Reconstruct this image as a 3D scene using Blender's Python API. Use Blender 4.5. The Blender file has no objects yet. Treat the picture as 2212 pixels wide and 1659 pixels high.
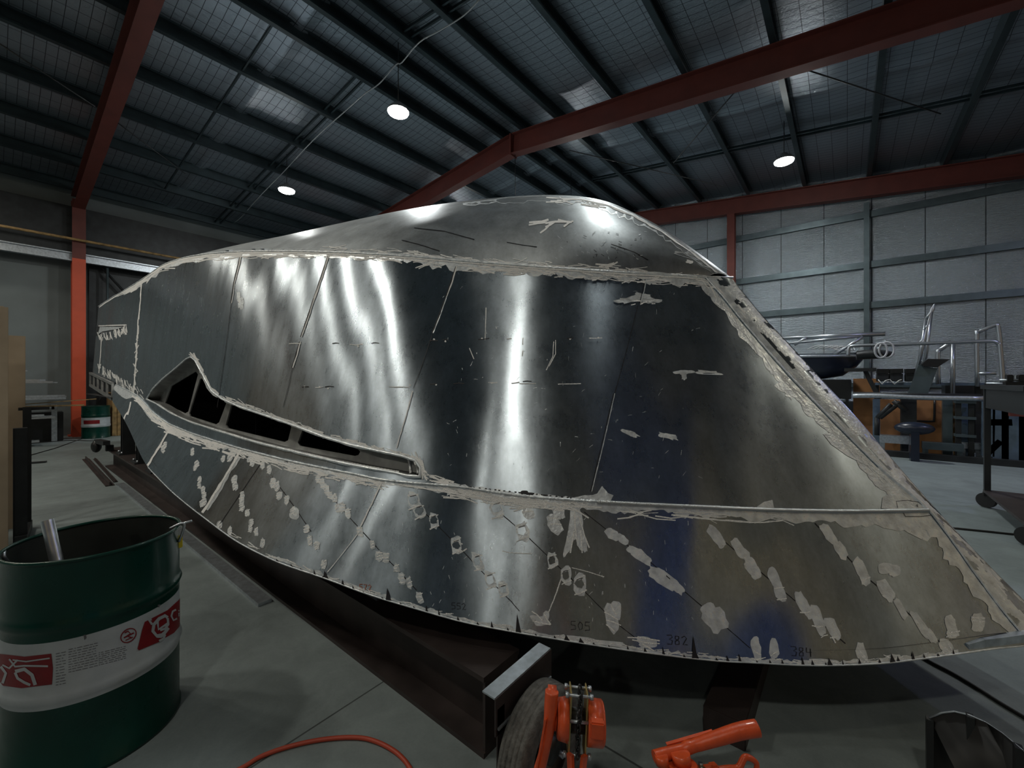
import bpy, bmesh, math, random
from mathutils import Vector, Matrix
from mathutils.bvhtree import BVHTree
from mathutils.geometry import delaunay_2d_cdt, barycentric_transform, tessellate_polygon
random.seed(11)
S = bpy.context.scene
COL = S.collection
PI = math.pi

# ------------------------------------------------------------------ camera, world, exposure
FPX, HORIZON, EYE = 900.0, 822.0, 1.58
YAW = math.radians(38.8)
cam_d = bpy.data.cameras.new('camera')
cam_d.sensor_width = 36.0
cam_d.lens = 36.0 * FPX / 2212.0
cam_d.shift_y = (HORIZON - 829.5) / 2212.0
cam_d.clip_start = 0.02
cam_d.clip_end = 200
cam = bpy.data.objects.new('camera', cam_d)
COL.objects.link(cam)
cam.location = (0, 0, EYE)
cam.rotation_euler = (PI / 2, 0, YAW)
S.camera = cam

w = bpy.data.worlds.new('world')
S.world = w
w.use_nodes = True
w.node_tree.nodes['Background'].inputs[0].default_value = (0.30, 0.5, 0.8, 1)
w.node_tree.nodes['Background'].inputs[1].default_value = 0.02

S.view_settings.view_transform = 'Standard'
S.view_settings.look = 'None'
S.view_settings.gamma = 1.0
S.view_settings.exposure = 0.42
S.view_settings.use_curve_mapping = False
S.render.engine = 'CYCLES'
S.cycles.max_bounces = 6
S.cycles.diffuse_bounces = 3
S.cycles.glossy_bounces = 4
S.cycles.sample_clamp_indirect = 4.0
S.cycles.use_denoising = True

LAMP_W = 55.0
LAMPS = [(-6.9, 5.0), (-11.8, 4.96), (-1.15, 11.6), (-6.9, 11.6), (-11.8, 11.6), (-1.5, 4.6),
         (0.75, -2.2), (-5.2, -2.2), (-7.2, -2.2), (-9.5, -2.2), (-11.8, -2.2), (-15.8, -2.2), (2.5, -8.6), (-8.3, -8.6), (-13.4, -8.6)]  # last two are unseen lamps added to carry the hull streaks lower

def ray(px, py):
    t = (px - 1106.0) / FPX
    return (-math.sin(YAW) + t * math.cos(YAW), math.cos(YAW) + t * math.sin(YAW), (HORIZON - py) / FPX)

def P(px, py, X=None, Y=None, Z=None, D=None):
    """the point at which the sight line through a spot of the photograph meets a plane of the shed"""
    r = ray(px, py)
    if X is not None: k = X / r[0]
    elif Y is not None: k = Y / r[1]
    elif Z is not None: k = (Z - EYE) / r[2]
    else: k = D
    return Vector((r[0] * k, r[1] * k, EYE + r[2] * k))

# ------------------------------------------------------------------ materials
MATS = {}
def mat(name, color, rough=0.5, metal=0.0, spec=0.5, aniso=0.0, emit=None, estr=0.0, noise=None, bump=None, rvar=None, coat=0.0):
    """noise=(scale, amount) tone variation; bump=(scale, strength); rvar=(scale, amount) gloss variation"""
    m = bpy.data.materials.new(name); m.use_nodes = True
    nt = m.node_tree; N = nt.nodes; L = nt.links
    b = N['Principled BSDF']
    b.inputs['Base Color'].default_value = (*color, 1)
    b.inputs['Roughness'].default_value = rough
    b.inputs['Metallic'].default_value = metal
    b.inputs['Specular IOR Level'].default_value = spec
    b.inputs['Coat Weight'].default_value = coat
    if aniso: b.inputs['Anisotropic'].default_value = aniso
    if emit:
        b.inputs['Emission Color'].default_value = (*emit, 1); b.inputs['Emission Strength'].default_value = estr
    tc = N.new('ShaderNodeTexCoord')
    def tex(scale, detail=4):
        n = N.new('ShaderNodeTexNoise'); n.inputs['Scale'].default_value = scale; n.inputs['Detail'].default_value = detail
        L.new(tc.outputs['Object'], n.inputs['Vector']); return n
    if noise:
        n = tex(noise[0], 6)
        mr = N.new('ShaderNodeMapRange'); mr.inputs[1].default_value = 0.3; mr.inputs[2].default_value = 0.7
        mr.inputs[3].default_value = 1 - noise[1]; mr.inputs[4].default_value = 1 + noise[1]
        L.new(n.outputs[0], mr.inputs[0])
        mx = N.new('ShaderNodeMix'); mx.data_type = 'RGBA'; mx.blend_type = 'MULTIPLY'; mx.inputs[0].default_value = 1
        mx.inputs[6].default_value = (*color, 1); L.new(mr.outputs[0], mx.inputs[7]); L.new(mx.outputs[2], b.inputs['Base Color'])
    if rvar:
        n = tex(rvar[0], 5)
        mr = N.new('ShaderNodeMapRange'); mr.inputs[1].default_value = 0.3; mr.inputs[2].default_value = 0.7
        mr.inputs[3].default_value = max(0.02, rough - rvar[1]); mr.inputs[4].default_value = rough + rvar[1]
        L.new(n.outputs[0], mr.inputs[0]); L.new(mr.outputs[0], b.inputs['Roughness'])
    if bump:
        n = tex(bump[0], 4)
        bp = N.new('ShaderNodeBump'); bp.inputs['Strength'].default_value = bump[1]; bp.inputs['Distance'].default_value = 0.02
        L.new(n.outputs[0], bp.inputs['Height']); L.new(bp.outputs[0], b.inputs['Normal'])
    MATS[name] = m
    return m

def mnode(nt, op, a=None, b=None, c=None):
    n = nt.nodes.new('ShaderNodeMath'); n.operation = op
    for i, v in enumerate((a, b, c)):
        if v is None: continue
        if isinstance(v, (int, float)): n.inputs[i].default_value = v
        else: nt.links.new(v, n.inputs[i])
    return n.outputs[0]

def hull_mat(name, base=(0.50, 0.58, 0.66), rough=0.2):
    """rolled aluminium sheet: mirror-like with brushed grain, oil-canning, handling scratches and dull blotches"""
    m = mat(name, base, rough, 1.0)
    nt = m.node_tree; N = nt.nodes; L = nt.links; b = N['Principled BSDF']
    tc = [n for n in N if n.type == 'TEX_COORD'][0]
    def noise(vec, scale, detail=4, rough_=0.5):
        n = N.new('ShaderNodeTexNoise'); n.inputs['Scale'].default_value = scale; n.inputs['Detail'].default_value = detail
        n.inputs['Roughness'].default_value = rough_; L.new(vec, n.inputs['Vector']); return n.outputs[0]
    mp = N.new('ShaderNodeMapping'); L.new(tc.outputs['Object'], mp.inputs['Vector']); mp.inputs['Scale'].default_value = (1, 1, 0.22)
    mp2 = N.new('ShaderNodeMapping'); L.new(tc.outputs['Object'], mp2.inputs['Vector']); mp2.inputs['Scale'].default_value = (1, 1, 0.12)
    blot = noise(tc.outputs['Object'], 5.0, 8, 0.65)
    grain = noise(mp2.outputs[0], 60, 3)
    speck = noise(tc.outputs['Object'], 45, 4, 0.7)
    r = mnode(nt, 'MULTIPLY_ADD', blot, 0.16, rough - 0.08)
    r = mnode(nt, 'MULTIPLY_ADD', grain, 0.08, r)
    L.new(r, b.inputs['Roughness'])
    v = mnode(nt, 'MULTIPLY_ADD', speck, 0.30, 0.70)
    mp3 = N.new('ShaderNodeMapping'); L.new(tc.outputs['Object'], mp3.inputs['Vector']); mp3.inputs['Scale'].default_value = (1, 1, 0.07)
    brush = noise(mp3.outputs[0], 9, 6, 0.7)
    v = mnode(nt, 'MULTIPLY', v, mnode(nt, 'MULTIPLY_ADD', blot, 0.35, 0.83))
    v = mnode(nt, 'MULTIPLY', v, mnode(nt, 'MULTIPLY_ADD', brush, 0.9, 0.55))
    mx = N.new('ShaderNodeMix'); mx.data_type = 'RGBA'; mx.blend_type = 'MULTIPLY'; mx.inputs[0].default_value = 1
    mx.inputs[6].default_value = (*base, 1); L.new(v, mx.inputs[7]); L.new(mx.outputs[2], b.inputs['Base Color'])
    b.inputs['Anisotropic'].default_value = 0.96 if rough < 0.4 else 0.6
    tg = N.new('ShaderNodeTangent'); tg.direction_type = 'RADIAL'; tg.axis = 'Y'
    # rolling grain of the sheet: highlights stretch up and down
    cb = N.new('ShaderNodeCombineXYZ'); cb.inputs[2].default_value = 1.0
    L.new(cb.outputs[0], b.inputs['Tangent'])
    wv = noise(mp.outputs[0], 1.15, 1)
    wv2 = noise(mp.outputs[0], 3.2, 1)
    h = mnode(nt, 'MULTIPLY_ADD', wv2, 0.16, wv)
    bp = N.new('ShaderNodeBump'); bp.inputs['Strength'].default_value = 1.0; bp.inputs['Distance'].default_value = 0.024
    L.new(h, bp.inputs['Height']); L.new(bp.outputs[0], b.inputs['Normal'])
    return m

hull_mat('plate', rough=0.25)
hull_mat('plate_bottom', base=(0.56, 0.61, 0.65), rough=0.42)
mat('ground', (0.84, 0.90, 0.95), 0.37, 0.5, noise=(22, 0.22), bump=(70, 0.15), rvar=(30, 0.12))
mat('scratch', (0.97, 0.98, 0.98), 0.45, 0.1, bump=(200, 0.5))
mat('bead', (0.72, 0.74, 0.75), 0.34, 0.9, bump=(300, 0.3))
mat('slot_shade', (0.02, 0.022, 0.025), 0.6)
mat('ink', (0.015, 0.015, 0.02), 0.5)
mat('ink_red', (0.45, 0.12, 0.05), 0.5)
mat('inner_plate', (0.36, 0.37, 0.37), 0.5, 0.9, noise=(8, 0.25))
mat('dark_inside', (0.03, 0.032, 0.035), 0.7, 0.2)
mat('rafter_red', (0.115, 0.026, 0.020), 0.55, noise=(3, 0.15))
mat('column_lit_orange', (0.52, 0.075, 0.03), 0.5, noise=(3, 0.1))
mat('purlin', (0.032, 0.05, 0.058), 0.42, 0.55, noise=(4, 0.2))
mat('girt', (0.10, 0.135, 0.15), 0.4, 0.6, noise=(4, 0.15))
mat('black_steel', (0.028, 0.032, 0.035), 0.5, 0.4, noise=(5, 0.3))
mat('rail_steel', (0.045, 0.035, 0.034), 0.5, 0.3, noise=(6, 0.3))
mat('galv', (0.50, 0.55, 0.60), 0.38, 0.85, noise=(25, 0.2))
mat('alu', (0.62, 0.66, 0.70), 0.3, 0.9, noise=(20, 0.15))
mat('stainless', (0.42, 0.46, 0.50), 0.3, 0.85)
mat('drum_green', (0.001, 0.034, 0.025), 0.32, spec=0.3, coat=0.12, noise=(6, 0.2), rvar=(9, 0.08))
mat('drum_inside', (0.02, 0.024, 0.022), 0.6, noise=(7, 0.3))
mat('label_white', (0.36, 0.40, 0.43), 0.45, noise=(9, 0.12))
mat('label_red', (0.17, 0.005, 0.009), 0.45, noise=(12, 0.2))
mat('label_print', (0.10, 0.10, 0.11), 0.6)
mat('yellow', (0.75, 0.62, 0.03), 0.5)
mat('orange', (0.68, 0.09, 0.022), 0.36, coat=0.3, noise=(30, 0.12), bump=(60, 0.08))
mat('brass', (0.55, 0.42, 0.18), 0.35, 0.9)
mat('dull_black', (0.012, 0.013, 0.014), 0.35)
mat('rubber', (0.10, 0.10, 0.094), 0.75, noise=(40, 0.35), bump=(80, 0.3))
mat('rubber_dark', (0.016, 0.016, 0.016), 0.6)
mat('cable_orange', (0.42, 0.06, 0.03), 0.5)
mat('cable_pale', (0.35, 0.38, 0.40), 0.5)
mat('ply', (0.40, 0.32, 0.23), 0.6, noise=(3, 0.12))
mat('ply_warm', (0.36, 0.17, 0.065), 0.6, noise=(3, 0.2))
mat('boat_dark', (0.012, 0.018, 0.035), 0.3)
mat('boat_pale', (0.45, 0.47, 0.50), 0.4)
mat('blue_grey', (0.10, 0.15, 0.21), 0.5, noise=(8, 0.2))
mat('red_plastic', (0.55, 0.02, 0.03), 0.4)
mat('paper', (0.7, 0.7, 0.68), 0.6)
mat('lamp_body', (0.25, 0.26, 0.27), 0.4, 0.6)
mat('lamp_glow', (1, 1, 1), 0.5, emit=(1.0, 0.98, 0.93), estr=170)
mat('lamp_glow_low', (1, 1, 1), 0.5, emit=(1.0, 0.91, 0.72), estr=40)
mat('pallet_wood', (0.26, 0.17, 0.07), 0.7, noise=(9, 0.45))

def concrete():
    m = mat('concrete', (0.27, 0.29, 0.285), 0.55)
    nt = m.node_tree; N = nt.nodes; L = nt.links; b = N['Principled BSDF']
    tc = [n for n in N if n.type == 'TEX_COORD'][0]
    def noise(scale, detail, rg=0.6):
        n = N.new('ShaderNodeTexNoise'); n.inputs['Scale'].default_value = scale; n.inputs['Detail'].default_value = detail
        n.inputs['Roughness'].default_value = rg; n.inputs['Distortion'].default_value = 0.6
        L.new(tc.outputs['Object'], n.inputs['Vector']); return n.outputs[0]
    big = noise(0.9, 6); mid = noise(5, 8, 0.7); fine = noise(90, 3)
    v = mnode(nt, 'MULTIPLY_ADD', big, 1.0, 0.02)
    v = mnode(nt, 'MULTIPLY_ADD', mid, 0.75, v)
    v = mnode(nt, 'MULTIPLY_ADD', fine, 0.25, v)
    sx = N.new('ShaderNodeSeparateXYZ'); L.new(tc.outputs['Object'], sx.inputs[0])
    lines = None
    for axis, step, off in ((0, 5.5, 1.9), (1, 6.2, 4.55)):
        u = mnode(nt, 'FRACT', mnode(nt, 'DIVIDE', mnode(nt, 'ADD', sx.outputs[axis], 100 * step + off), step))
        l = mnode(nt, 'LESS_THAN', u, 0.0016)
        lines = l if lines is None else mnode(nt, 'MAXIMUM', lines, l)
    v = mnode(nt, 'MULTIPLY', v, mnode(nt, 'MULTIPLY_ADD', lines, -0.7, 1.0))
    mx = N.new('ShaderNodeMix'); mx.data_type = 'RGBA'; mx.blend_type = 'MULTIPLY'; mx.inputs[0].default_value = 1
    mx.inputs[6].default_value = (0.185, 0.222, 0.228, 1); L.new(v, mx.inputs[7]); L.new(mx.outputs[2], b.inputs['Base Color'])
    bp = N.new('ShaderNodeBump'); bp.inputs['Strength'].default_value = 0.15; bp.inputs['Distance'].default_value = 0.01
    L.new(mid, bp.inputs['Height']); L.new(bp.outputs[0], b.inputs['Normal'])
    return m
concrete()

def foil(name, base, rough, grid=None, bscale=(7, 30), bstr=0.4, seams=None, metal=0.7):
    """reflective roof blanket, crinkled; grid=(du, dv, width) is the wire safety mesh that presses on it"""
    m = mat(name, base, rough, metal)
    nt = m.node_tree; N = nt.nodes; L = nt.links; b = N['Principled BSDF']
    tc = [n for n in N if n.type == 'TEX_COORD'][0]
    sx = N.new('ShaderNodeSeparateXYZ'); L.new(tc.outputs['Object'], sx.inputs[0])
    hs = None
    for sc, wt in ((bscale[0], 1.0), (bscale[1], 0.35)):
        mp = N.new('ShaderNodeMapping'); L.new(tc.outputs['Object'], mp.inputs['Vector'])
        mp.inputs['Scale'].default_value = (1, 1, 6.0) if seams else (1, 1, 1)
        n = N.new('ShaderNodeTexNoise'); n.inputs['Scale'].default_value = sc; n.inputs['Detail'].default_value = 5
        n.inputs['Roughness'].default_value = 0.65
        L.new(mp.outputs[0], n.inputs['Vector'])
        h = mnode(nt, 'MULTIPLY', n.outputs[0], wt)
        hs = h if hs is None else mnode(nt, 'ADD', hs, h)
    lines = None
    if grid:
        for axis, step in ((0, grid[0]), (1, grid[1])):
            u = mnode(nt, 'FRACT', mnode(nt, 'DIVIDE', mnode(nt, 'ADD', sx.outputs[axis], 100 * step), step))
            l = mnode(nt, 'LESS_THAN', u, grid[2] / step)
            lines = l if lines is None else mnode(nt, 'MAXIMUM', lines, l)
    if seams:
        u = mnode(nt, 'FRACT', mnode(nt, 'DIVIDE', mnode(nt, 'ADD', sx.outputs[seams[0]], 100 * seams[1] + seams[2]), seams[1]))
        lines = mnode(nt, 'LESS_THAN', u, 0.02)
    if lines is not None:
        fac = mnode(nt, 'MULTIPLY_ADD', lines, -0.78, 1.0)
        mx = N.new('ShaderNodeMix'); mx.data_type = 'RGBA'; mx.blend_type = 'MULTIPLY'; mx.inputs[0].default_value = 1
        mx.inputs[6].default_value = (*base, 1); L.new(fac, mx.inputs[7]); L.new(mx.outputs[2], b.inputs['Base Color'])
        hs = mnode(nt, 'MULTIPLY_ADD', lines, -0.25, hs)
    bp = N.new('ShaderNodeBump'); bp.inputs['Strength'].default_value = bstr; bp.inputs['Distance'].default_value = 0.017 if seams else 0.03
    L.new(hs, bp.inputs['Height']); L.new(bp.outputs[0], b.inputs['Normal'])
    return m
foil('foil_roof', (0.31, 0.36, 0.41), 0.38, grid=(0.30, 0.15, 0.010), metal=0.85)
foil('foil_wall', (0.34, 0.39, 0.43), 0.25, seams=(0, 1.085, 0.55), bscale=(9, 34), bstr=1.0, metal=0.97)
mat('wall_grey', (0.13, 0.155, 0.16), 0.6, noise=(1.2, 0.15))
mat('wall_lining', (0.55, 0.41, 0.25), 0.55, noise=(1.5, 0.2))
mat('wall_dark', (0.05, 0.075, 0.14), 0.5)
mat('door_blue', (0.05, 0.09, 0.33), 0.4)

# ------------------------------------------------------------------ mesh helpers
def tag(o, label=None, cat=None, group=None, kind=None):
    if label: o['label'] = label
    if cat: o['category'] = cat
    if group: o['group'] = group
    if kind: o['kind'] = kind
    return o

def build(name, bm, m, parent=None, smooth=False):
    me = bpy.data.meshes.new(name)
    bmesh.ops.recalc_face_normals(bm, faces=bm.faces)
    bm.to_mesh(me); bm.free()
    for x in (m if isinstance(m, (list, tuple)) else [m]): me.materials.append(MATS[x])
    if smooth:
        for p in me.polygons: p.use_smooth = True
    o = bpy.data.objects.new(name, me); COL.objects.link(o)
    if parent: o.parent = parent; o.matrix_parent_inverse = Matrix.Identity(4)
    return o

def raw(name, verts, faces, m, parent=None, smooth=True, mi=None):
    me = bpy.data.meshes.new(name)
    me.from_pydata([tuple(v) for v in verts], [], faces)
    for x in (m if isinstance(m, (list, tuple)) else [m]): me.materials.append(MATS[x])
    if mi: me.polygons.foreach_set('material_index', mi)
    if smooth: me.polygons.foreach_set('use_smooth', [True] * len(me.polygons))
    me.update()
    o = bpy.data.objects.new(name, me); COL.objects.link(o)
    if parent: o.parent = parent
    return o

def thing(name, label, cat, loc=(0, 0, 0), rz=0, group=None, rot=None):
    o = bpy.data.objects.new(name, None); COL.objects.link(o)
    o.empty_display_size = 0.1
    o.location = loc; o.rotation_euler = rot if rot else (0, 0, rz)
    return tag(o, label, cat, group)

def dup(root, loc=None, rz=None, label=None, rot=None):
    r = root.copy(); COL.objects.link(r)
    if loc is not None: r.location = loc
    if rz is not None: r.rotation_euler = (0, 0, rz)
    if rot is not None: r.rotation_euler = rot
    if label: r['label'] = label
    for ch in list(root.children):
        c = ch.copy(); COL.objects.link(c); c.parent = r
        for g in list(ch.children):
            d = g.copy(); COL.objects.link(d); d.parent = c
    return r

def box(bm, c, s, rot=None, bev=0.0, mi=0):
    t = bmesh.new(); bmesh.ops.create_cube(t, size=1)
    bmesh.ops.scale(t, vec=s, verts=t.verts)
    if bev: bmesh.ops.bevel(t, geom=t.edges[:], offset=bev, segments=2, affect='EDGES')
    M = Matrix.Translation(c) @ (rot if rot else Matrix.Identity(4))
    merge(bm, t, M, mi)

def merge(bm, t, M=None, mi=0):
    if M is not None: bmesh.ops.transform(t, matrix=M, verts=t.verts)
    vm = {}
    for v in t.verts: vm[v] = bm.verts.new(v.co)
    for f in t.faces:
        try: n = bm.faces.new([vm[v] for v in f.verts]); n.material_index = mi; n.smooth = f.smooth
        except ValueError: pass
    t.free()

def beam(bm, a, b, w, h, up=(0, 0, 1), mi=0):
    a = Vector(a); b = Vector(b); d = (b - a); L = d.length; d.normalize()
    u = Vector(up); s = d.cross(u)
    if s.length < 1e-4: s = d.cross(Vector((1, 0, 0)))
    s.normalize(); u = s.cross(d)
    M = Matrix((s, d, u)).transposed().to_4x4(); M.translation = (a + b) / 2
    box(bm, (0, 0, 0), (w, L, h), bev=0, mi=mi) if False else None
    t = bmesh.new(); bmesh.ops.create_cube(t, size=1); bmesh.ops.scale(t, vec=(w, L, h), verts=t.verts)
    merge(bm, t, M, mi)

def profile(bm, pts, a, b, up=(0, 0, 1), mi=0, closed=True):
    """extrude a 2-D outline (side, up) from a to b"""
    a = Vector(a); b = Vector(b); d = (b - a).normalized(); s = d.cross(Vector(up)).normalized(); u = s.cross(d)
    A = [bm.verts.new(a + s * x + u * y) for x, y in pts]; B = [bm.verts.new(b + s * x + u * y) for x, y in pts]
    n = len(pts)
    for i in range(n if closed else n - 1):
        f = bm.faces.new((A[i], A[(i + 1) % n], B[(i + 1) % n], B[i])); f.material_index = mi
    if closed:
        bm.faces.new(A).material_index = mi; bm.faces.new(B[::-1]).material_index = mi

def cprof(w, h, t=0.012):  # C section, open to +side
    return [(w, 0), (0, 0), (0, h), (w, h), (w, h - t * 2.5), (w - t, h - t * 2.5), (w - t, h - t), (t, h - t), (t, t), (w - t, t), (w - t, t * 2.5), (w, t * 2.5)]

def iprof(w, h, t=0.018):
    a = w / 2; q = t / 2
    return [(-a, 0), (a, 0), (a, t), (q, t), (q, h - t), (a, h - t), (a, h), (-a, h), (-a, h - t), (-q, h - t), (-q, t), (-a, t)]

def cyl(bm, a, b, r, r2=None, n=16, mi=0, cap=True):
    a = Vector(a); b = Vector(b); r2 = r if r2 is None else r2
    d = (b - a).normalized(); s = d.orthogonal().normalized(); u = d.cross(s)
    A = []; B = []
    for i in range(n):
        c, q = math.cos(2 * PI * i / n), math.sin(2 * PI * i / n)
        A.append(bm.verts.new(a + (s * c + u * q) * r)); B.append(bm.verts.new(b + (s * c + u * q) * r2))
    for i in range(n):
        f = bm.faces.new((A[i], A[(i + 1) % n], B[(i + 1) % n], B[i])); f.smooth = True; f.material_index = mi
    if cap:
        bm.faces.new(A[::-1]).material_index = mi; bm.faces.new(B).material_index = mi

def tube(bm, pts, r, n=8, mi=0, rf=None, cap=True):
    pts = [Vector(p) for p in pts]
    rings = []; s = None
    for i, p in enumerate(pts):
        d = (pts[min(i + 1, len(pts) - 1)] - pts[max(i - 1, 0)]).normalized()
        if s is None: s = d.orthogonal().normalized()
        s = (s - d * s.dot(d))
        s = s.normalized() if s.length > 1e-6 else d.orthogonal().normalized()
        u = d.cross(s); rr = rf(i) if rf else r
        rings.append([bm.verts.new(p + (s * math.cos(2 * PI * k / n) + u * math.sin(2 * PI * k / n)) * rr) for k in range(n)])
    for a, b in zip(rings, rings[1:]):
        for k in range(n):
            f = bm.faces.new((a[k], a[(k + 1) % n], b[(k + 1) % n], b[k])); f.smooth = True; f.material_index = mi
    if cap:
        bm.faces.new(rings[0][::-1]).material_index = mi; bm.faces.new(rings[-1]).material_index = mi

def smoothpath(pts, n=8):
    pts = [Vector(p) for p in pts]; out = []
    for i in range(len(pts) - 1):
        p0 = pts[max(i - 1, 0)]; p1 = pts[i]; p2 = pts[i + 1]; p3 = pts[min(i + 2, len(pts) - 1)]
        for k in range(n):
            t = k / n
            out.append(0.5 * ((2 * p1) + (p2 - p0) * t + (2 * p0 - 5 * p1 + 4 * p2 - p3) * t * t + (3 * p1 - p0 - 3 * p2 + p3) * t ** 3))
    out.append(pts[-1]); return out

def lathe(bm, prof, n=48, mi=0, center=(0, 0, 0)):
    c = Vector(center); rings = []
    for r, z in prof:
        rings.append([bm.verts.new(c + Vector((r * math.cos(2 * PI * k / n), r * math.sin(2 * PI * k / n), z))) for k in range(n)] if r > 1e-5 else [bm.verts.new(c + Vector((0, 0, z)))])
    for a, b in zip(rings, rings[1:]):
        for k in range(n):
            k2 = (k + 1) % n
            if len(a) == 1: vs = (a[0], b[k], b[k2])
            elif len(b) == 1: vs = (a[k], a[k2], b[0])
            else: vs = (a[k], a[k2], b[k2], b[k])
            f = bm.faces.new(vs); f.smooth = True; f.material_index = mi

def R(axis, deg): return Matrix.Rotation(math.radians(deg), 4, axis)

# ------------------------------------------------------------------ the shed
XL, XR, YN, YF = -17.4, 5.6, -12.5, 15.6
APX = -6.8
def ztop(x): return 7.98 - 0.105 * abs(x - APX)     # top of the rafters
def struct(name, bm, m, label=None, smooth=False):
    o = build(name, bm, m, smooth=smooth); o['kind'] = 'structure'
    if label: o['label'] = label
    return o

bm = bmesh.new(); box(bm, ((XL + XR) / 2, (YN + YF) / 2, -0.1), (XR - XL + 1, YF - YN + 1, 0.2)); struct('floor', bm, 'concrete', 'grey stained concrete floor of the shed')
bm = bmesh.new()
# blanket sags between purlins
PURL = [-5.45 + 1.47 * k for k in range(8)] + [-7.95 - 1.5 * k for k in range(7)] + [-7.12, -6.48]
PURL = sorted(PURL)
xs = []
kn = [XL] + PURL + [XR]
for a, b in zip(kn, kn[1:]):
    for k in range(4): xs.append((a + (b - a) * k / 4, (0, 0.012, 0.02, 0.012)[k] if b - a > 0.9 else 0))
xs.append((XR, 0))
ys = [YN + (YF - YN) * k / 56 for k in range(57)]
def sag(y):   # the blanket bulges where the sheets lap over the bridging rods
    s = 0
    for y0 in (10.6, 12.4, 3.55): s += 0.05 * math.exp(-((y - y0) / 0.14) ** 2)
    return s
ysf = sorted(set(ys + [y0 + d for y0 in (10.6, 12.4, 3.55) for d in (-0.4, -0.28, -0.2, -0.13, -0.07, 0, 0.07, 0.13, 0.2, 0.28, 0.4)]))
grid = [[bm.verts.new((x, y, ztop(x) + 0.275 - s * 2 - sag(y))) for x, s in xs] for y in ysf]
for i in range(len(ysf) - 1):
    for j in range(len(xs) - 1): bm.faces.new((grid[i][j], grid[i][j + 1], grid[i + 1][j + 1], grid[i + 1][j])).smooth = True
top = [[bm.verts.new((x, y, ztop(x) + 0.45)) for x in (XL, APX, XR)] for y in (YN, YF)]
for j in range(2): bm.faces.new((top[0][j], top[1][j], top[1][j + 1], top[0][j + 1]))
o = struct('ceiling', bm, 'foil_roof', 'silver insulation blanket with wire mesh under the roof')

bm = bmesh.new()
box(bm, ((XL + XR) / 2, YF + 0.1, 4.0), (XR - XL, 0.2, 8.4)); struct('wall_far', bm, 'foil_wall', 'far end wall lined with silver foil blanket')
bm = bmesh.new(); box(bm, (XL - 0.1, (YN + YF) / 2, 4.0), (0.2, YF - YN, 8.4)); struct('wall_left', bm, 'wall_grey', 'dark grey side wall behind the orange column')
bm = bmesh.new(); box(bm, (XR + 0.1, (YN + YF) / 2, 2.2), (0.2, YF - YN, 4.4)); box(bm, (XR + 0.1, (YN + YF) / 2, 6.3), (0.2, YF - YN, 3.8), mi=1)
struct('wall_right', bm, ['wall_lining', 'wall_dark'], 'side wall with timber lining added for its reflection below and dark cladding above')  # lining of this unseen wall added for the tan reflection on the bow
bm = bmesh.new(); box(bm, ((XL + XR) / 2, YN - 0.1, 4.0), (XR - XL, 0.2, 8.4)); struct('wall_near', bm, 'wall_grey', 'end wall behind the viewer')
bm = bmesh.new(); box(bm, (0.2, YN + 0.05, 2.2), (4.6, 0.08, 4.4))
for k in range(18): box(bm, (0.2, YN + 0.1, 0.15 + k * 0.24), (4.5, 0.03, 0.04))
struct('door_1', bm, 'wall_dark', 'dark roller door in the near end wall')
bm = bmesh.new(); box(bm, (XR - 0.03, -1.9, 1.9), (0.06, 2.8, 3.8))
for k in range(15): box(bm, (XR - 0.07, -1.9, 0.15 + k * 0.25), (0.03, 2.7, 0.04))
struct('door_2', bm, 'door_blue', 'unseen blue door added for its reflection in the bow')  # unseen door added for the blue reflection on the hull

# portal frames
def frame(Y, dark=True):
    for sgn, xe in ((-1, XL + 0.15), (1, XR - 0.15)):
        bm = bmesh.new()
        ze = ztop(xe) - 0.52
        profile(bm, [(x, y) for x, y in iprof(0.24, 0.52, 0.02)], (APX, Y, ztop(APX) - 0.52), (xe, Y, ze))
        if sgn < 0:
            for x in (APX,): beam(bm, (x, Y, ztop(APX) - 0.56), (x, Y, ztop(APX) + 0.0), 0.26, 0.05, up=(1, 0, 0))
        o = struct('roof_beam', bm, 'rafter_red', 'red steel roof rafter')
        bm = bmesh.new()
        U = (1, 0, 0) if sgn < 0 else (-1, 0, 0)
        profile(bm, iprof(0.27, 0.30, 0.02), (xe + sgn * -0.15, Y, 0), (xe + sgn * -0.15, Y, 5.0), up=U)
        profile(bm, iprof(0.27, 0.30, 0.02), (xe + sgn * -0.15, Y, 5.0), (xe + sgn * -0.15, Y, ze + 0.3), up=U, mi=1)  # orange below paints the lit part, dark red above the unlit part
        box(bm, (xe - sgn * 0.0, Y, 0.015), (0.4, 0.36, 0.03))
        struct('steel_column', bm, ['column_lit_orange', 'rafter_red'] if sgn < 0 else ['purlin', 'purlin'], 'steel portal column')
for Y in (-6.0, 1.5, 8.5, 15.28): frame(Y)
# end-wall column
bm = bmesh.new(); c = P(1580, 600, Y=15.3); profile(bm, iprof(0.22, 0.24, 0.02), (c.x, 15.18, 0), (c.x, 15.18, ztop(c.x) - 0.5), up=(0, 1, 0))
struct('steel_column', bm, 'rafter_red', 'red steel column against the foil end wall')
# purlins
for x in PURL:
    bm = bmesh.new()
    w_ = 0.075
    profile(bm, cprof(0.10, 0.272, 0.014), (x, YN, ztop(x) + 0.005), (x, YF, ztop(x) + 0.005))
    struct('purlin_beam', bm, 'purlin', 'dark grey steel roof purlin')
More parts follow.
